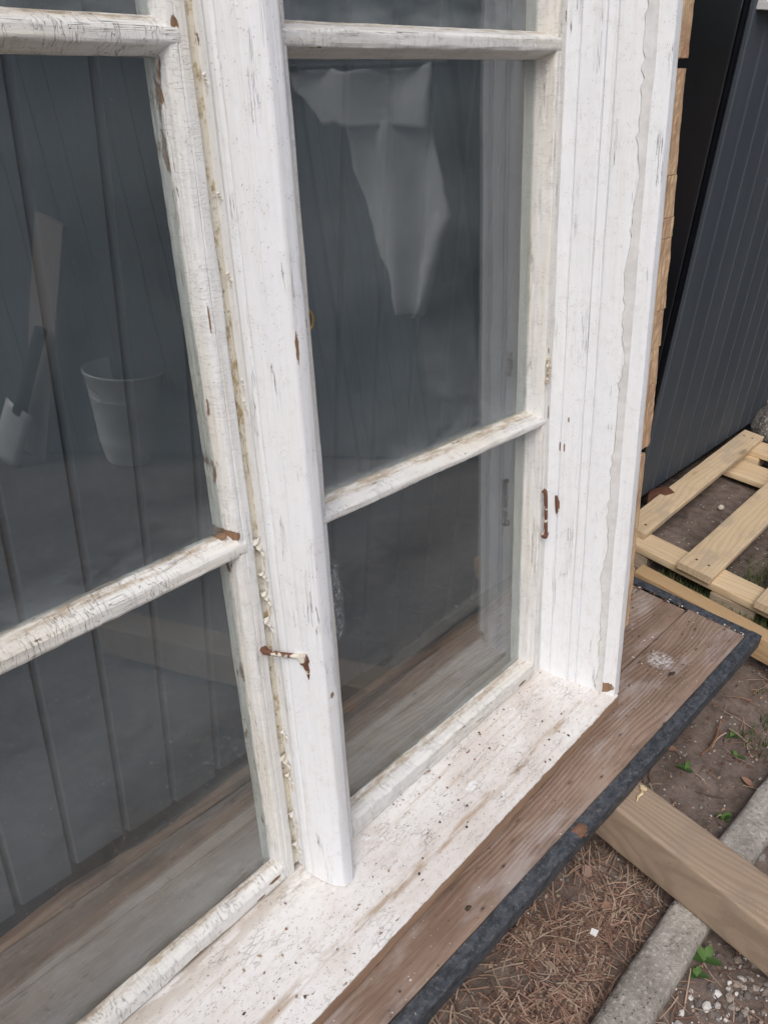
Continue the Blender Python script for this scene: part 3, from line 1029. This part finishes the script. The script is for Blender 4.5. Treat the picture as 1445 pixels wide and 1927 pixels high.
q = dl(1.436, .400, 0)
SPLASH = (q[0], q[1])
PM = platform_mat('deck_wood')
xe = dl(1.653, .43, 0)[0]
yf = dl(.9, .3255, 0)[1]
k = 0
for y0, y1 in ((0, .1345), (.1365, .2530), (.2550, .3710), (.3730, .4390)):
    bm = bmesh.new()
    board(bm, ((-1.35, yf + y0), (-1.35, yf + y1), (xe - (.008 if k else 0), yf + y1), (xe - (.006 if k else 0), yf + y0)), DZ + random.uniform(-.0012, .0006), DZ - .030, .025, .0011, .0025, ofs=k * 7)
    link('plank', bm, PM, deck, smooth=45)
    k += 1
# rear plank with waney bark edge
bm = bmesh.new()
for i in range(90):
    t0, t1 = -1.35 + (xe + 1.33) * i / 90, -1.35 + (xe + 1.33) * (i + 1) / 90

    def wy(t):
        return yf + .462 + .012 * noise.noise(Vector((t * 6, 3, 0))) + .005 * noise.noise(Vector((t * 25, 3, 0)))
    v = [bm.verts.new(p) for p in ((t0, yf + .441, DZ), (t1, yf + .441, DZ), (t1, wy(t1), DZ - .002), (t0, wy(t0), DZ - .002), (t1, wy(t1) + .022, DZ - .028), (t0, wy(t0) + .022, DZ - .028), (t1, yf + .441, DZ - .03), (t0, yf + .441, DZ - .03))]
    for f in ((0, 1, 2, 3), (3, 2, 4, 5), (5, 4, 6, 7), (7, 6, 1, 0)):
        bm.faces.new([v[j] for j in f])
bmesh.ops.remove_doubles(bm, verts=bm.verts[:], dist=.0002)
link('plank', bm, wood_mat('waney_wood', 'x', (.34, .20, .12), (.16, .085, .05), 18, .6, 1, dirt=(.09, .055, .04)), deck, smooth=60)
for (kx, ky, kr) in ((1.412, .364, .0075), (.697, .3615, .0065)):
    bm = bmesh.new()
    c_ = dl(kx, ky, 0)
    rock(bm, (c_[0], c_[1], DZ - .0008), (kr * 1.5, kr * .8, .0022), kx * 5, 2, .35)
    link('wood_knot', bm, flat_mat('knot_dark', (.030, .021, .016), (.085, .058, .042), 220, .8, .001), deck, smooth=60)
# rim of angle iron: front run and end run
IR = iron_mat('rim_iron')
bm = bmesh.new()
fy = yf - .0015
L1 = [(fy, DZ + .0035), (fy, DZ - .001), (fy - .0195, DZ - .001), (fy - .0195, DZ - .031), (fy - .0250, DZ - .031), (fy - .0250, DZ + .0035)]
xo = xe + .0265
extrude(bm, dens(rounded(L1, [.001, 0, 0, .0015, .002, .004]), .006), -1.35, xo, lambda t, a, b: (t, a, b), .02, .0011, 22)
yb = yf + .50
L2 = [(-.0005, DZ + .0032), (-.0005, DZ - .001), (.0215, DZ - .001), (.0215, DZ - .031), (.0268, DZ - .031), (.0268, DZ + .0032)]
extrude(bm, dens(rounded(L2, [.001, 0, 0, .0015, .002, .004]), .006), fy - .0005, yb, lambda t, a, b: (xe + a, t, b), .02, .0009, 22, ofs=3)
link('iron_rim', bm, IR, deck, smooth=50)
bm = bmesh.new()
rock(bm, (dl(.935, .300, 0)[0], fy - .0135, DZ + .0005), (.019, .0130, .0055), 2, 3, .35)
link('weld_bead', bm, flat_mat('rusty_weld', (.085, .042, .028), (.21, .115, .075), 120, .85, .0015), deck, smooth=60)

# ------------------------------------------------------------------ beam the deck lies on
bt = DZ - .037
bmm = thing('timber_beam', (1.0, .05, 0), 'thick square brown timber beam lying under the deck and over the concrete kerb', 'beam')
bm = bmesh.new()
A = Vector((1.053, .300))
dB = (Vector((1.0065, .016)) - A).normalized()
pB = Vector((-dB.y, dB.x))
if pB.x < 0:
    pB = -pB
c0 = A - dB * .14
c1 = A + dB * .95
q = [c0, c0 + pB * .088, c1 + pB * .093, c1]
board(bm, [(p.x - 1.0, p.y - .05) for p in q], bt, bt - .093, .02, .0009, .006)
link('beam_body', bm, wood_mat('beam_wood', 'y', (.375, .285, .208), (.240, .172, .122), 26, .45, 0, dirt=(.27, .21, .165), band='x', warp=.09), bmm, smooth=50)

# ------------------------------------------------------------------ concrete kerb
kz = bt - .0945
bm = bmesh.new()
ctr = [(-.6, .16), (.30, .140), (.779, .130), (1.0195, .1255), (1.200, .1185), (1.345, .107), (2.2, .06), (3.6, -.02)]
pr = dens(rounded([(-.034, -.20), (.034, -.20), (.034, kz - .0), (-.034, kz - .0)], [0, 0, .017, .017]), .008)


def kerbf(t, a, b):
    for i in range(len(ctr) - 1):
        if t <= ctr[i + 1][0] or i == len(ctr) - 2:
            s = (t - ctr[i][0]) / (ctr[i + 1][0] - ctr[i][0])
            return (t, ctr[i][1] + (ctr[i + 1][1] - ctr[i][1]) * s + a, b)


extrude(bm, pr, -.6, 3.6, kerbf, .010, .0019, 40)
tag(link('concrete_kerb', bm, concrete_mat('kerb_concrete'), smooth=50), 'narrow rounded concrete edging kerb running through the soil below the beam', 'kerb')

# ------------------------------------------------------------------ pallet and batten
pw = wood_mat('pallet_wood', 'x', (.66, .52, .345), (.50, .355, .21), 22, .45, .7, rough=.75, dirt=(.50, .38, .26), warp=.10, stain=(.42, .345, .26))
pwy = wood_mat('pallet_cross_wood', 'y', (.70, .55, .36), (.55, .39, .22), 16, .5, .3, rough=.7, band='x')
PZ = H - 1.20
flat_mat('nail_steel', (.10, .095, .09), (.20, .17, .15), 90, .5, .0003, .6)
pal = thing('wooden_pallet', (2.4, .5, 0), 'pale new wooden pallet lying flat beside the dark wall', 'pallet')


def pq(*pts):
    return [(x - 2.4, y - .5) for x, y in pts]


k = 0
for quad in (((2.030, .700), (2.040, .778), (2.992, .772), (2.984, .697)),
             ((1.952, .474), (1.963, .573), (2.968, .560), (2.957, .460)),
             ((1.922, .235), (1.935, .355), (2.945, .342), (2.930, .222)),
             ((1.895, .020), (1.905, .118), (2.92, .105), (2.91, .005))):
    bm = bmesh.new()
    board(bm, pq(*quad), PZ, PZ - .020, .03, .0010, .003, ofs=k * 4)
    for ex in (0, 1):
        for ey in (.28, .72):
            A_ = Vector(quad[0 if not ex else 3]).lerp(Vector(quad[1 if not ex else 2]), ey + random.uniform(-.06, .06))
            A_.x += .045 * (1 - 2 * ex) + random.uniform(-.012, .012)
            bm_tube(bm, [(A_.x - 2.4, A_.y - .5, PZ - .003), (A_.x - 2.4, A_.y - .5, PZ + .0012)], .0035, 10, 1)
    link('deck_board', bm, [pw, bpy.data.materials['nail_steel']], pal, smooth=50)
    k += 1
for (x0, x1, y0, y1) in ((1.905, 1.995, .02, .775), (2.845, 2.945, .00, .77)):
    bm = bmesh.new()
    sk = .085 if x0 < 2.2 else .03
    board(bm, pq((x0 + .005, y0), (x1 + .005, y0), (x1 + sk + .01, y1), (x0 + sk + .01, y1)), PZ - .0205, PZ - .043, .03, .0008, .003)
    link('cross_board', bm, pwy, pal, smooth=50)
gb = wood_mat('pallet_block_wood', 'y', (.42, .34, .25), (.30, .23, .16), 20, .5, 0, band='x', dirt=(.20, .17, .13))
for x0 in (1.955, 2.885):
    for y0 in (.08, .41, .725):
        bm = bmesh.new()
        sx = x0 + (.085 if x0 < 2.2 else .03) * (y0 / .775)
        bm_box(bm, (sx - 2.4, y0 - .5, (PZ - .0435) / 2 + .0), (.088, .12, PZ - .0435))
        bmesh.ops.bevel(bm, geom=bm.edges[:], offset=.003, segments=2, affect='EDGES')
        link('pallet_block', bm, gb if x0 < 2.2 else pwy, pal)
bm = bmesh.new()
board(bm, pq((2.70, .02), (2.83, .02), (2.86, .77), (2.73, .77)), .034, .014, .03, .0008, .003)
link('bottom_board', bm, pwy, pal, smooth=50)

bt_ = thing('wooden_batten', (1.8, .3, 0), 'long yellowish planed batten lying between deck end and pallet', 'batten')
bm = bmesh.new()
BZ = H - 1.185
board(bm, [(x - 1.8, y - .3) for x, y in ((1.735, .02), (1.776, .013), (1.862, .628), (1.812, .628))], BZ, BZ - .062, .03, .0007, .003)
link('batten_body', bm, wood_mat('batten_wood', 'y', (.52, .36, .20), (.38, .24, .12), 40, .7, 0, band='x'), bt_, smooth=50)
for s, yy in ((0, .12), (1, .52)):
    bm = bmesh.new()
    bm_box(bm, (1.79 - 1.8 + .04 * s, yy - .3, .019), (.09, .07, BZ - .062 - .004))
    link('packing_block', bm, gb, bt_)
tag(bt_, cat='batten')

# ------------------------------------------------------------------ loose stones
bm = bmesh.new()
rock(bm, (0, 0, .07), (.10, .09, .085), 4, 3, .3)
o = tag(link('rough_stone', bm, concrete_mat('rough_stone', (.13, .12, .11), (.28, .26, .24)), smooth=60, loc=(3.16, .70, .0)), 'rough grey stone block against the wall at the far corner of the pallet', 'stone')
bm = bmesh.new()
bm_box(bm, (0, 0, .006), (.022, .017, .012), Matrix.Rotation(.5, 3, 'Z') @ Matrix.Rotation(.2, 3, 'X'))
bmesh.ops.bevel(bm, geom=bm.edges[:], offset=.0028, segments=2, affect='EDGES')
tag(link('brick_chip', bm, flat_mat('brick', (.25, .16, .13), (.34, .23, .185), 90, .9, .002), smooth=50, loc=(1.003, .302, gz(1.003, .302))), 'small pinkish brick chip on the soil left of the beam', 'stone')
bm = bmesh.new()
rock(bm, (0, 0, .06), (.06, .05, .035), 12, 2, .4)
tag(link('brick_rubble', bm, flat_mat('dark_brick', (.085, .035, .022), (.15, .065, .04), 40, .9), smooth=50, loc=(2.32, .775, 0)), 'dark red lump of brick rubble at the foot of the dark wall', 'stone')
bm = bmesh.new()
rock(bm, (0, 0, .008), (.012, .009, .008), 15, 2, .4)
tag(link('pale_pebble', bm, flat_mat('pale_stone', (.52, .47, .38), (.62, .57, .48), 60, .9), smooth=50, loc=(2.50, .645, gz(2.5, .645))), 'pale pebble on the bare soil inside the pallet', 'stone')

# ------------------------------------------------------------------ pine needles, gravel, debris, grass (uncountable)
bm = bmesh.new()


def needle(x, y, z, ang, ln, r, pitch, bend):
    d = Vector((math.cos(ang) * math.cos(pitch), math.sin(ang) * math.cos(pitch), math.sin(pitch)))
    s = Vector((-math.sin(ang), math.cos(ang), 0))
    up = d.cross(s) * -1
    rings = []
    for i in range(4):
        q = i / 3
        p = Vector((x, y, z)) + d * ln * (q - .5) + s * bend * (q - .5) ** 2 * 4
        rr = r * (1 - .5 * q)
        rings.append([bm.verts.new(p + s * rr), bm.verts.new(p + up * rr * 1.2), bm.verts.new(p - s * rr)])
    for i in range(3):
        for j in range(3):
            bm.faces.new((rings[i][j], rings[i][(j + 1) % 3], rings[i + 1][(j + 1) % 3], rings[i + 1][j]))


def in_soil(x, y):
    return abs(y - kerbf(x, 0, 0)[1]) > .034


for k in range(900):                          # crumbs of bark, needle bits and clods among the litter
    x, y = random.uniform(.42, 1.9), random.uniform(-.12, .52)
    if in_soil(x, y):
        r_ = random.uniform(.001, .0035)
        rock(bm, (x, y, gz(x, y) + r_ * .4), (r_ * random.uniform(1, 2.6), r_, r_ * .6), k * .61, 1, .6)
cnt = 0
while cnt < 2300:
    if random.random() < .72:
        x, y = random.gauss(.80, .14), random.gauss(.235, .07)
    else:
        x, y = random.uniform(.45, 2.0), random.uniform(-.12, .55)
    if x < .35 or not in_soil(x, y):
        continue
    if noise.noise(Vector((x * 9, y * 9, 3))) < -.15 and random.random() < .75:
        continue
    z = gz(x, y) + random.uniform(.001, .009)
    needle(x, y, z, random.uniform(0, 6.3), random.uniform(.028, .075), random.uniform(.0009, .0016), random.uniform(-.22, .22), random.uniform(-.006, .006))
    cnt += 1
tag(link('pine_needles', bm, island_mat('needles', [(.215, .128, .092), (.31, .20, .148), (.14, .085, .064), (.41, .295, .225), (.11, .068, .055), (.26, .16, .115), (.33, .255, .19)])), 'brown fallen pine needles strewn over the soil', 'pine needles', kind='stuff')

bm = bmesh.new()
for k in range(1250):
    if k < 650:
        x, y = random.gauss(.99, .13), random.gauss(.0, .045)
    else:
        x, y = random.uniform(.4, 2.4), random.uniform(-.2, .6)
    if not in_soil(x, y):
        continue
    s = random.choice((.0016, .002, .0025, .003, .004)) * (1.5 if k < 260 else .8)
    rock(bm, (x, y, gz(x, y) + s * .3), (s * random.uniform(.9, 1.6), s * random.uniform(.8, 1.3), s * .8), k * .37, 2 if s > .0028 else 1, .5)
tag(link('gravel', bm, island_mat('gravel_stones', [(.26, .24, .225), (.42, .40, .38), (.15, .13, .12), (.62, .61, .59), (.21, .175, .15), (.12, .105, .10), (.30, .26, .225), (.17, .14, .12)], .85)), 'white and grey gravel scattered on the soil beside the kerb', 'gravel', kind='stuff')


def flake(bm, p, s, nrm=Vector((0, 0, 1)), tilt=.35):
    rot = nrm.to_track_quat('Z', 'Y').to_matrix() @ Matrix.Rotation(random.uniform(0, 6.3), 3, 'Z') @ Matrix.Rotation(random.uniform(-tilt, tilt), 3, 'X')
    n = random.choice((4, 5, 6))
    top, bot = [], []
    for k in range(n):
        a = 2 * math.pi * k / n + random.uniform(-.3, .3)
        r = s * random.uniform(.55, 1.2)
        c = Vector((r * math.cos(a) * 1.4, r * math.sin(a), 0))
        top.append(bm.verts.new(Vector(p) + rot @ (c + Vector((0, 0, .0005 + s * .15)))))
        bot.append(bm.verts.new(Vector(p) + rot @ c))
    bm.faces.new(top)
    bm.faces.new(bot[::-1])
    for k in range(n):
        q = (k + 1) % n
        bm.faces.new((bot[k], bot[q], top[q], top[k]))


def wl(u, n, w_):
    v = RX @ Vector((u, n, w_))
    return Vector((v.x, v.y, v.z + H))


bm = bmesh.new()
sn = (RX.to_3x3() @ Vector((0, -.34, .94))).normalized()
for k in range(330):
    u, nn = random.uniform(.15, 1.20), random.uniform(.548, .668)
    if u < .62 and nn > .62 and u > .52:
        continue
    flake(bm, wl(u, nn, -.980 + (nn - .672) * .359 + .0008), random.choice((.0006, .0006, .0008, .001, .0013, .0022)) * random.uniform(.6, 1.1), sn)
for k in range(240):
    x = random.uniform(.3, 1.64)
    y = .3255 + random.uniform(.002, .13) - (x - .9) * .037
    flake(bm, (x, y, DZ + .0012), random.choice((.0007, .001, .0016)) * random.uniform(.6, 1.2))
for k in range(130):
    x = random.uniform(1.30, 1.655)
    flake(bm, (x, random.uniform(.34, .56), DZ + .0012), random.choice((.0008, .0013, .002)) * random.uniform(.6, 1.2))
for k in range(45):
    flake(bm, (1.650 + random.gauss(0, .004), random.uniform(.30, .56), DZ + .0025), random.uniform(.001, .0035))
tag(link('paint_debris', bm, island_mat('debris', [(.10, .07, .05), (.62, .60, .56), (.16, .10, .07), (.07, .05, .045), (.38, .28, .18), (.22, .10, .06)])), 'crumbs of paint and wood scattered on sill and deck', 'debris', kind='stuff')

bm = bmesh.new()


def blade(x, y, z, h, wdt, ang, lean):
    d = Vector((math.cos(ang), math.sin(ang), 0))
    s = Vector((-d.y, d.x, 0))
    pv = None
    for i in range(5):
        q = i / 4
        p = Vector((x, y, z)) + Vector((0, 0, h * q)) + d * lean * q * q
        wv = wdt * (1 - q) * .5 + .0002
        r_ = (bm.verts.new(p + s * wv), bm.verts.new(p - s * wv))
        if pv:
            bm.faces.new((pv[0], pv[1], r_[1], r_[0]))
        pv = r_


for k in range(3200):
    if k < 2400:
        y = random.uniform(.0, .62)
        x = 1.85 + (y - .3) * .13 + random.uniform(-.03, .15)
    elif k < 2800:
        x, y = random.gauss(2.15, .1), random.gauss(.40, .05)
    else:
        x, y = random.uniform(1.45, 1.75), random.uniform(.10, .25)
        if noise.noise(Vector((x * 14, y * 14, 8))) < .15:
            continue
    blade(x, y, gz(x, y) - .002, random.uniform(.012, .045), random.uniform(.0015, .003), random.uniform(0, 6.3), random.uniform(.005, .04))
tag(link('grass', bm, island_mat('grass_blades', [(.035, .065, .015), (.05, .09, .02), (.075, .10, .03), (.03, .05, .015), (.14, .12, .055)])), 'short dark grass growing in the gap beside the pallet', 'grass', kind='stuff')


# ------------------------------------------------------------------ small weeds, leaves, twig
def leaf(bm, root, ang, ln, wdt, rise, droop, N=6):
    d = Vector((math.cos(ang), math.sin(ang), 0))
    s = Vector((-d.y, d.x, 0))
    pv = None
    for i in range(N + 1):
        q = i / N
        p = Vector(root) + d * ln * q + Vector((0, 0, rise * q - droop * q * q))
        wv = wdt * .5 * math.sin(math.pi * min(1, .08 + q * .92)) ** .8
        r_ = [bm.verts.new(p + s * wv + Vector((0, 0, wv * .35))), bm.verts.new(p), bm.verts.new(p - s * wv + Vector((0, 0, wv * .35)))]
        if pv:
            for j in range(2):
                bm.faces.new((pv[j], pv[j + 1], r_[j + 1], r_[j]))
        pv = r_


weed_m = island_mat('weed_leaf', [(.055, .11, .026), (.08, .145, .038), (.04, .085, .022)], .65)
for (x, y, nl, ln, lab) in ((1.291, .166, 9, .017, 'bright green bushy weed by the kerb just above the beam'),
                            (1.355, .270, 4, .019, 'flat green weed on the soil near the deck rim right of the beam'),
                            (1.470, .208, 4, .016, 'low green weed on open soil between the deck rim and the kerb'),
                            (1.520, .235, 3, .018, 'thin green weed farther along the soil from the beam'),
                            (.990, .078, 4, .026, 'pale green weed with long leaves in front of the kerb near the beam'),
                            (.957, .078, 5, .018, 'dark green round leaved weed at the front foot of the kerb'),
                            (1.660, .150, 5, .016, 'small green weed at the right edge of the soil')):
    bm = bmesh.new()
    for k in range(nl):
        leaf(bm, (random.uniform(-.003, .003), random.uniform(-.003, .003), .001), k * 2.4 + random.uniform(-.4, .4), ln * random.uniform(.7, 1.2), ln * .55, ln * random.uniform(.3, .9), ln * .35)
    tag(link('weed', bm, weed_m, smooth=60, loc=(x, y, gz(x, y) + .002)), lab, 'weed', 'small green weeds on the soil')
lf_m = flat_mat('dead_leaf', (.20, .10, .065), (.30, .18, .125), 60, .8)
for (x, y, an, ln, lab) in ((1.195, .205, .4, .040, 'broad dry brown leaf lying behind the beam'),
                            (1.41, .150, 1.2, .030, 'reddish dry leaf on soil beside the kerb'),
                            (1.395, .305, 2.2, .034, 'dry brown leaf close to the deck rim'),
                            (.955, .255, 5.2, .034, 'reddish brown leaf among needles left of the beam'),
                            (.800, .150, .7, .030, 'curled brown leaf by the rear foot of the kerb')):
    bm = bmesh.new()
    leaf(bm, (0, 0, .002), an, ln, ln * .5, .006, .004)
    tag(link('dry_leaf', bm, lf_m, smooth=60, loc=(x, y, gz(x, y) + .004)), lab, 'leaf', 'dry leaves on the soil')
bm = bmesh.new()
bm_tube(bm, [(0, 0, .006), (.03, -.006, .010), (.07, -.004, .009), (.12, .008, .012), (.155, .004, .007)], [.0016, .0022, .0024, .002, .001], 7)
tag(link('twig', bm, flat_mat('twig_bark', (.17, .085, .05), (.27, .15, .09), 120, .85), smooth=60, loc=(1.42, .262, gz(1.48, .262))), 'thin reddish twig on the soil beside the deck rim', 'twig')
bm = bmesh.new()
flake(bm, (0, 0, 0), .0085, tilt=.2)
tag(link('paint_chip', bm, flat_mat('chip_white', (.72, .72, .72), (.8, .8, .8), 50, .7), loc=(.905, .233, gz(.905, .233) + .010)), 'white paint chip lying on brown pine needles', 'paint chip')
bm = bmesh.new()
bm_tube(bm, [(0, 0, .003), (.012, .003, .004), (.024, .001, .003), (.034, .006, .003)], [.0008, .0022, .0026, .001], 6)
for k in range(5):
    flake(bm, (.036 + random.uniform(-.004, .004), .005 + random.uniform(-.004, .004), .002 + k * .0006), .004)
tag(link('wood_splinter', bm, flat_mat('fresh_splinter', (.62, .47, .28), (.74, .62, .38), 90, .8), loc=(1.087, .275, bt + .0005)), 'fresh pale wood splinter on top of the beam by the rim', 'splinter')

# ------------------------------------------------------------------ things behind the photographer, seen only as reflections in the glass
SDIR = Vector((.254, 1, 0)).normalized()
SN = Vector((-SDIR.y, SDIR.x, 0))
P0 = Vector((2.237, -2.671, 0))
shed = thing('garden_shed', (P0.x, P0.y, 0), 'dark boarded garden shed reflected in the window glass', 'shed', rot=(0, 0, math.atan2(SDIR.y, SDIR.x)))
bm = bmesh.new()
x = -4.6
k = 0
while x < 2.35:
    wd = random.uniform(.12, .17)
    bm_box(bm, (x + wd / 2, -.012 - random.uniform(0, .008), 1.32), (wd - .006, .022, 2.6))
    x += wd
link('shed_boards', bm, wood_mat('shed_wood', 'z', (.125, .140, .155), (.070, .082, .096), 8, .8, 0, band='x', stain=(.12, .085, .07)), shed)
bm = bmesh.new()
bm_box(bm, (-1.1, -.85, 1.30), (6.9, 1.6, 2.58))
link('shed_body', bm, flat_mat('shed_felt', (.018, .018, .019), (.03, .03, .03), 20), shed)
bm = bmesh.new()
bm_box(bm, (-1.1, -.72, 2.66), (7.3, 2.1, .09), Matrix.Rotation(R(4), 3, 'X'))
link('shed_roof', bm, flat_mat('roof_felt', (.03, .03, .032), (.05, .05, .052), 20, .9), shed)


def sp(t, out, z):
    v = P0 + SDIR * t + SN * out
    return Vector((v.x, v.y, z))


# galvanised bucket
bk = thing('metal_bucket', Vector((2.186, -2.56, .027)), 'galvanised metal bucket reflected in the left window pane', 'bucket', rot=(0, 0, 0))
bk.rotation_euler = Matrix.Rotation(R(15), 3, SN).to_euler()
bm = bmesh.new()
pr = [(a * 1.04, b * 1.26) for a, b in ((.0, .0), (.100, .0), (.105, .010), (.124, .075), (.127, .080), (.126, .086), (.158, .270), (.162, .275), (.161, .281), (.185, .375), (.191, .378), (.192, .386), (.187, .389), (.182, .384), (.103, .016), (.0, .014))]
bm_lathe(bm, pr, 48)
zinc = flat_mat('zinc', (.72, .74, .73), (.86, .88, .87), 25, .5, .0006, .1)
link('pail', bm, zinc, bk, smooth=50)
bm = bmesh.new()
bm_tube(bm, [(.205 * math.cos(a), .10 * math.sin(a), .45 - .10 * math.sin(a)) for a in [math.pi * k / 16 for k in range(17)]], .004, 8)
link('bucket_handle', bm, zinc, bk, smooth=60)
# leaning plank with a spade in front of it
pl = thing('leaning_plank', sp(-.62, .10, .01), 'pale broad plank leaning on the shed, reflected at the left edge of the glass', 'plank')
pl.rotation_euler = (Matrix.Rotation(R(27), 3, SN) @ Matrix.Rotation(math.atan2(SDIR.y, SDIR.x), 3, 'Z')).to_euler()
bm = bmesh.new()
bm_box(bm, (0, 0, .71), (.185, .028, 1.36))
link('plank_body', bm, wood_mat('grey_plank', 'z', (.50, .42, .36), (.38, .31, .26), 14, .6, .5, band='x'), pl)
spd = thing('garden_spade', sp(-.74, .17, .03), 'garden spade with steel blade standing before the leaning plank', 'spade')
spd.rotation_euler = (Matrix.Rotation(R(35), 3, SN) @ Matrix.Rotation(math.atan2(SDIR.y, SDIR.x), 3, 'Z')).to_euler()
bm = bmesh.new()
bm_tube(bm, [(0, 0, .34), (.01, 0, .60), (.04, 0, .90)], [.040, .036, .034], 12)
link('spade_shaft', bm, flat_mat('dark_shaft', (.03, .03, .032), (.05, .05, .05), 30), spd, smooth=60)
bm = bmesh.new()
pv = None
for i in range(9):
    z = .02 + .36 * i / 8
    r_ = [bm.verts.new((xx, .02 - .35 * xx * xx * 4 + .04 * (1 - i / 8), z - (0 if i else -.03 * (abs(xx) / .1) ** 2))) for xx in (-.10, -.05, 0, .05, .10)]
    if pv:
        for j in range(4):
            bm.faces.new((pv[j], pv[j + 1], r_[j + 1], r_[j]))
    pv = r_
o = link('spade_blade', bm, flat_mat('bright_steel', (.80, .81, .82), (.88, .89, .90), 30, .45, .0003, .2), spd, smooth=60)
o.modifiers.new('thick', 'SOLIDIFY').thickness = .003
# pale cloth hanging on the shed wall
cl = thing('hanging_cloth', (2.45, -.75, 0), 'pale folded cloth hanging in front of the shed, reflected in the right window pane', 'cloth')
bm = bmesh.new()


def sheet(bm, rows, amp, fr, sh, xo=0):
    """rows: (z, ya, yb) from the top down; folds run down it"""
    pv = None
    for i, (z, ya, yb) in enumerate(rows):
        r_ = []
        for j in range(25):
            q = j / 24
            y = ya + (yb - ya) * q + .020 * noise.noise(Vector((z * 7, q * 2, sh))) + .008 * noise.noise(Vector((z * 31, q * 2, sh)))
            xx = 2.45 + xo + amp * math.sin(q * fr * .8 + i * .10) + amp * .3 * noise.noise(Vector((y * 5, z * 4, 1)))
            r_.append(bm.verts.new((xx - 2.45, y + .75, z - sh * (y + .80) + H + .022 * noise.noise(Vector((y * 9, 0, round(z, 1)))))))
        if pv:
            for j in range(24):
                bm.faces.new((pv[j], pv[j + 1], r_[j + 1], r_[j]))
        pv = r_


def lerp_rows(keys, n):
    out = []
    for i in range(len(keys) - 1):
        for k in range(n):
            q = k / n
            out.append(tuple(keys[i][c] * (1 - q) + keys[i + 1][c] * q for c in range(3)))
    return out + [keys[-1]]


sheet(bm, lerp_rows([(.266, -1.15, -.47), (.20, -1.145, -.48), (.15, -1.10, -.49), (.07, -1.05, -.50)], 5), .03, 13, .16)
sheet(bm, lerp_rows([(.085, -.95, -.54), (-.12, -.945, -.50), (-.25, -.93, -.49), (-.40, -.90, -.56), (-.58, -.84, -.66), (-.61, -.815, -.70)], 5), .035, 13, .05, xo=.05)
o = link('cloth_sheet', bm, flat_mat('pale_cloth', (.54, .56, .575), (.70, .72, .73), 9, .9), cl, smooth=70)
o.modifiers.new('thick', 'SOLIDIFY').thickness = .004
bm = bmesh.new()
sheet(bm, lerp_rows([(-.50, -.78, -.55), (-.70, -.78, -.50), (-.97, -.80, -.44)], 6), .02, 11, .0, xo=.12)
o = link('lower_sheet', bm, flat_mat('grey_cloth', (.15, .16, .17), (.27, .28, .29), 7, .9), cl, smooth=70)
o.modifiers.new('thick', 'SOLIDIFY').thickness = .004
bm = bmesh.new()
bm_tube(bm, [(.0, -.42, .345 + H), (.0, .34, .205 + H)], .012, 10)
link('drying_rail', bm, flat_mat('rail_paint', (.05, .05, .055), (.08, .08, .085), 30, .5), cl, smooth=60)
for yy in (-.40, .32):
    bm = bmesh.new()
    bm_tube(bm, [(.03, yy, .0), (.03, yy, .27 - yy * .19 + H)], .012, 10)
    link('rail_post', bm, bpy.data.materials['rail_paint'], cl, smooth=60)
